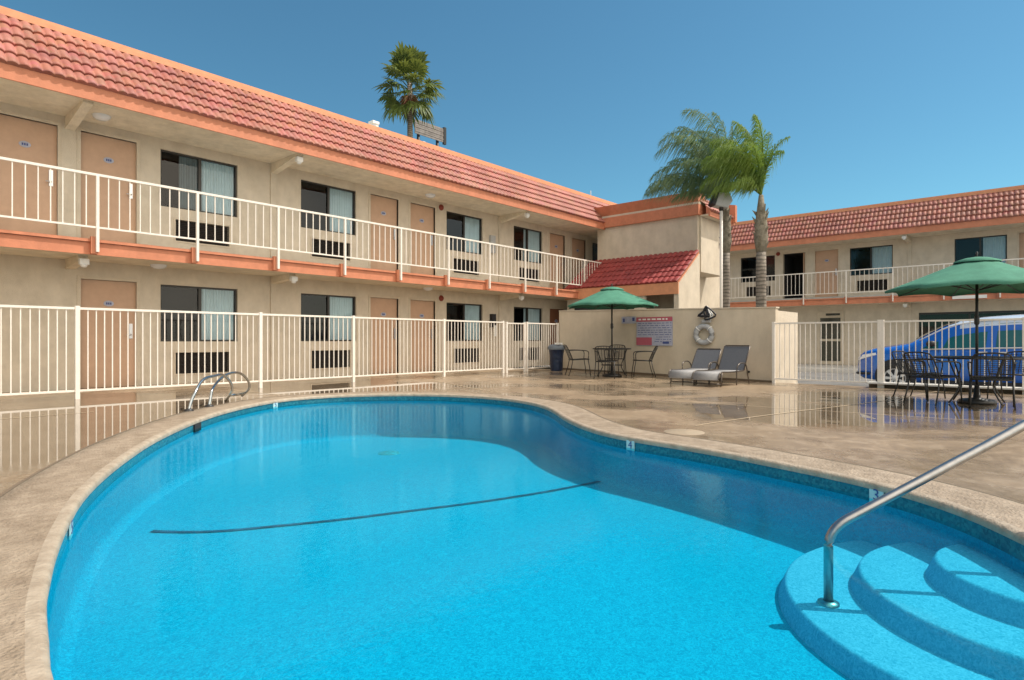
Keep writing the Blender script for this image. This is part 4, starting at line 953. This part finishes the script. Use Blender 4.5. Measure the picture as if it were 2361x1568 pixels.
# ------------------------------------------------------------------ palms
def fan_palm(loc, label, th, rad):
    p = thing('fan_palm', label, 'palm tree', loc); rr = random.Random(11)
    MB().tube([(0, 0, 0), (.05, 0, th*.5), (0, .03, th)], [.24, .17, .12], 12).obj('trunk', M['trunkgrey'], p)
    mb = MB(); dead = MB()
    def fan(T, base, dirv, pet, bl, droop, seg=19):
        d = dirv.normalized(); side_ = d.cross(Vector((0, 0, 1)));
        if side_.length < .1: side_ = Vector((1, 0, 0))
        side_.normalize(); nrm = side_.cross(d).normalized()
        roll = rr.uniform(-.5, .5); side_, nrm = side_*math.cos(roll)+nrm*math.sin(roll), nrm*math.cos(roll)-side_*math.sin(roll)
        tip = base+d*pet; mid = base+d*pet*.5+Vector((0, 0, .06)); T.tube([base, mid, tip], [.022, .016, .012], 4)
        for k in range(seg):
            a = (k/(seg-1)-.5)*R(215); dl = (d*math.cos(a)+side_*math.sin(a)).normalized(); l = bl*(1-.25*abs(a)/R(107))*rr.uniform(.8, 1.15)
            q = dl.cross(nrm).normalized()*(l*.085); m1 = tip+dl*l*.55+nrm*l*.04*(1 if k % 2 else -1); e = tip+dl*l+Vector((0, 0, -droop*l*rr.uniform(.6, 1.4)))
            T.add([tip, m1-q, m1+q, e, (m1+e)/2-q*.6+Vector((0,0,.02)), (m1+e)/2+q*.6+Vector((0,0,.02))], [(0, 1, 2), (1, 4, 5, 2), (4, 3, 5)])
    top = Vector((0, .03, th))
    for i in range(40):
        el = R(80-i*3.1+rr.uniform(-12, 12)); az = i*2.39996+rr.uniform(-.25, .25)
        d = Vector((math.cos(az)*math.cos(el), math.sin(az)*math.cos(el), math.sin(el)))
        fan(mb, top+Vector((0, 0, -.1-.012*i)), d, rad*rr.uniform(.42, .60), rad*rr.uniform(.38, .50), .12+.30*(i/40))
    for i in range(9):
        el = R(-62-rr.uniform(0, 22)); az = i*2.4; d = Vector((math.cos(az)*math.cos(el), math.sin(az)*math.cos(el), math.sin(el)))
        fan(dead, top+Vector((0, 0, -.30)), d, rad*.22, rad*.30, .5, 11)
    mb.obj('crown', M['fan'], p); dead.obj('dead_skirt', M['fibre'], p)
    return p
fan_palm(W(-4.98, 29.4, -.3), 'tall fan palm rising behind the left wing roof', 13.75, 1.95)
def feather_palm(loc, label, h, lean, fronds, seed, m_, thick=.14):
    p = thing('feather_palm', label, 'palm tree', loc); rr = random.Random(seed); top = Vector((lean[0], lean[1], h))
    zs = [0, h*.3, h*.6, h*.70, h*.76, h*.84, h*.93, h]
    rad = [thick*1.15, thick*1.05, thick, thick*.95, thick*1.0, thick*.95, thick*.8, thick*.5]
    MB().tube([top*(z/h) for z in zs[:4]], rad[:4], 14).obj('trunk', M['trunkgrey'], p)
    bt = MB().tube([top*(z/h) for z in zs[3:]], [thick*.95, thick*1.35, thick*1.25, thick*.8, thick*.45], 12)
    for i in range(22):
        z = h*(.70+.22*i/22); a = i*2.4; c = top*(z/h); d = Vector((math.cos(a), math.sin(a), 0)); q = Vector((-d.y, d.x, 0))*.05
        b0_ = c+d*thick*.9; t_ = c+d*thick*rr.uniform(1.5, 1.9)+Vector((0, 0, rr.uniform(.16, .30)))
        bt.add([b0_-q, b0_+q, t_+q*.3, t_-q*.3, b0_-d*.05+Vector((0,0,.1))], [(0, 1, 2, 3), (0, 3, 4), (1, 4, 2)])
    bt.obj('leaf_bases', M['boot'], p)
    mb = MB()
    for (az, el, L, droop) in fronds:
        d0 = Vector((math.cos(az)*math.cos(el), math.sin(az)*math.cos(el), math.sin(el))); pts = []; d = d0.copy(); q = top.copy(); n = 16
        for i in range(n+1):
            pts.append(q.copy()); d = (d+Vector((0, 0, -droop/n*(.5+1.3*i/n)))).normalized(); d = (d+WIND*(1.0/n)*(i/n)**1.3).normalized(); q += d*L/n
        mb.tube(pts, [.02*(1-.85*i/n)+.003 for i in range(n+1)], 4)
        for i in range(2, n+1):
            for sub in range(6):
                t = (i-1+sub/6)/n
                if t < .12: continue
                f = t*n; k = min(int(f), n-1); b_ = pts[k].lerp(pts[k+1], f-k); dr = (pts[k+1]-pts[k]).normalized(); sd = dr.cross(Vector((0, 0, 1)));
                if sd.length < .1: sd = Vector((1, 0, 0))
                sd.normalize(); ll = .70*math.sin(math.pi*min(1, t*.82+.13))*rr.uniform(.8, 1.15)*(L/2.5)
                for s in (-1, 1):
                    v = (sd*s*rr.uniform(.35, .9)+dr*rr.uniform(.5, .9)+Vector((0, 0, rr.uniform(-.55, .35)))+WIND*rr.uniform(.0, .55)).normalized()
                    w_ = dr*.0095; m1 = b_+v*ll*.42; e = b_+v*ll*.70+Vector((0, 0, -ll*rr.uniform(.45, .95)))+WIND*ll*rr.uniform(.1, .35)
                    mb.add([b_-w_*.6, b_+w_*.6, m1+w_, m1-w_, e], [(0, 1, 2, 3), (3, 2, 4)])
    mb.obj('crown', m_, p); return p
WIND = Vector((-sa, ca, 0))          # the breeze blows toward the left of the picture
def fr(lst): return [(ir+R(a), R(e), L, dr) for a, e, L, dr in lst]
# azimuth 0 = picture right, 180 = picture left, 90 = away
F1 = [(180, 88, 3.2, 2.6), (0, 88, 2.6, 2.5), (178, 82, 3.3, 2.9), (184, 76, 3.1, 2.6), (90, 86, 2.5, 2.2), (172, 62, 2.7, 2.1), (180, 50, 2.7, 1.9), (186, 40, 2.7, 1.6), (178, 34, 2.4, 1.2), (168, 50, 2.3, 1.6),
      (160, 80, 2.7, 1.4), (200, 72, 2.6, 1.5), (140, 70, 2.4, 1.7), (215, 58, 2.2, 1.6), (120, 76, 2.2, 1.5), (240, 74, 2.2, 1.7), (60, 82, 2.2, 1.6), (0, 84, 2.1, 1.9), (300, 80, 2.1, 1.8),
      (150, 40, 1.7, 1.5), (225, 45, 1.5, 1.8), (90, 60, 1.5, 2.2), (270, 62, 1.5, 2.2)]
F2 = [(180, 80, 2.3, 2.2), (182, 70, 2.2, 2.4), (176, 60, 2.0, 2.4), (160, 74, 2.2, 2.2), (205, 74, 2.2, 2.2), (180, 86, 2.2, 1.5), (175, 76, 2.1, 1.7), (186, 66, 2.0, 1.9), (90, 84, 2.2, 1.3), (270, 82, 2.1, 1.4), (0, 87, 2.2, 1.6), (20, 83, 1.9, 2.2), (345, 82, 1.7, 2.5),
      (120, 72, 1.9, 1.8), (240, 72, 1.9, 1.8), (180, 46, 1.6, 2.0), (150, 50, 1.5, 2.2), (215, 48, 1.5, 2.2), (40, 84, 1.6, 3.0), (310, 82, 1.5, 3.0)]
feather_palm(W(6.18, 17.4, -.3), 'feathery palm with windswept fronds close beside the stair tower', 5.3, (0, 0), fr(F1), 21, M['feather2'], .115)
feather_palm(W(6.62, 16.0, -.3), 'feathery palm with bright green crown in front of the right wing', 5.05, (0, 0), fr(F2), 22, M['feather'], .13)

# ------------------------------------------------------------------ pole light, roof things
fp = thing('floodlight_pole', 'slim pole with grey floodlight head in front of the palms', 'light pole', W(5.70, 16.4, -.3))
MB().tube([(0, 0, 0), (0, 0, 4.75)], .04, 10).obj('pole', M['rail'], fp)
mb = MB().prism([(-.22, -.12, 4.85), (.14, -.12, 4.78), (.28, -.12, 4.98), (.20, -.12, 5.18), (-.12, -.12, 5.20)], (0, .3, 0)); mb.obj('lamp_head', M['greyplastic'], fp, rot=ir+R(5), bevel=.02)
MB().prism([(-.30, -.13, 4.90), (-.22, -.13, 4.84), (-.11, -.13, 5.18), (-.17, -.13, 5.22)], (0, .32, 0)).obj('lamp_visor', M['blackpaint'], fp, rot=ir+R(5))
MB().tube([(0, 0, 4.72), (0, 0, 4.86)], .06, 10).obj('mount', M['blackmetal'], fp)
def rp_(x, y, z): return px(x, y, z)
q = rp_(862, 290, 18.6); o = thing('roof_vent', 'small white vent box on the left wing roof', 'vent', q-Vector((0, 0, .12)))
MB().box((-.10, -.10, 0), (.10, .10, .16)).box((-.12, -.12, .16), (.12, .12, .24)).obj('hood', M['white'], o)
MB().box((-.10, -.103, .03), (.0, -.101, .13)).obj('louvre', M['greyplastic'], o)
q = px(990, 330, 34); bb = thing('billboard', 'back of a weathered sign board on posts behind the left wing roof', 'billboard', (q.x, q.y, -.3), 0)
M['board'] = mat('weathered_board', (.22, .20, .19), .9, var=.3, scale=4)
mb = MB()
for k in range(7): mb.box((-1.05, -.02-.012*(k % 2), 12.62+k*.115), (1.05, .03, 12.72+k*.115))
mb.obj('board', M['board'], bb); MB().box((1.06, -.06, 12.52), (1.24, .08, 13.5)).obj('edge_frame', M['blackmetal'], bb)
for x in (-.7, .7): MB().tube([(x, .12, 0), (x, .12, 13.0)], .09, 8).obj('post', M['blackmetal'], bb)
q = px(1362, 468, 24); an = thing('antenna', 'thin dark antenna mast behind the left wing roof', 'antenna', (q.x, q.y, 5.7))
MB().tube([(0, 0, 0), (0, 0, 1.15)], .018, 6).tube([(-.08, 0, .9), (.08, 0, .9)], .008, 5).obj('mast', M['greyplastic'], an)
MB().tube([(0, 0, 0), (0, 0, .1)], .06, 8).obj('foot', M['greyplastic'], an)
q = px(977, 330, 20.5); rv = thing('roof_pipe', 'short blue-grey vent pipe on the left wing roof', 'vent', (q.x, q.y, q.z-.25))
MB().tube([(0, 0, 0), (0, 0, .22)], .05, 10).lathe([(.07, .22), (.075, .28), (.001, .32)], n=12).obj('pipe', M['greyplastic'], rv)
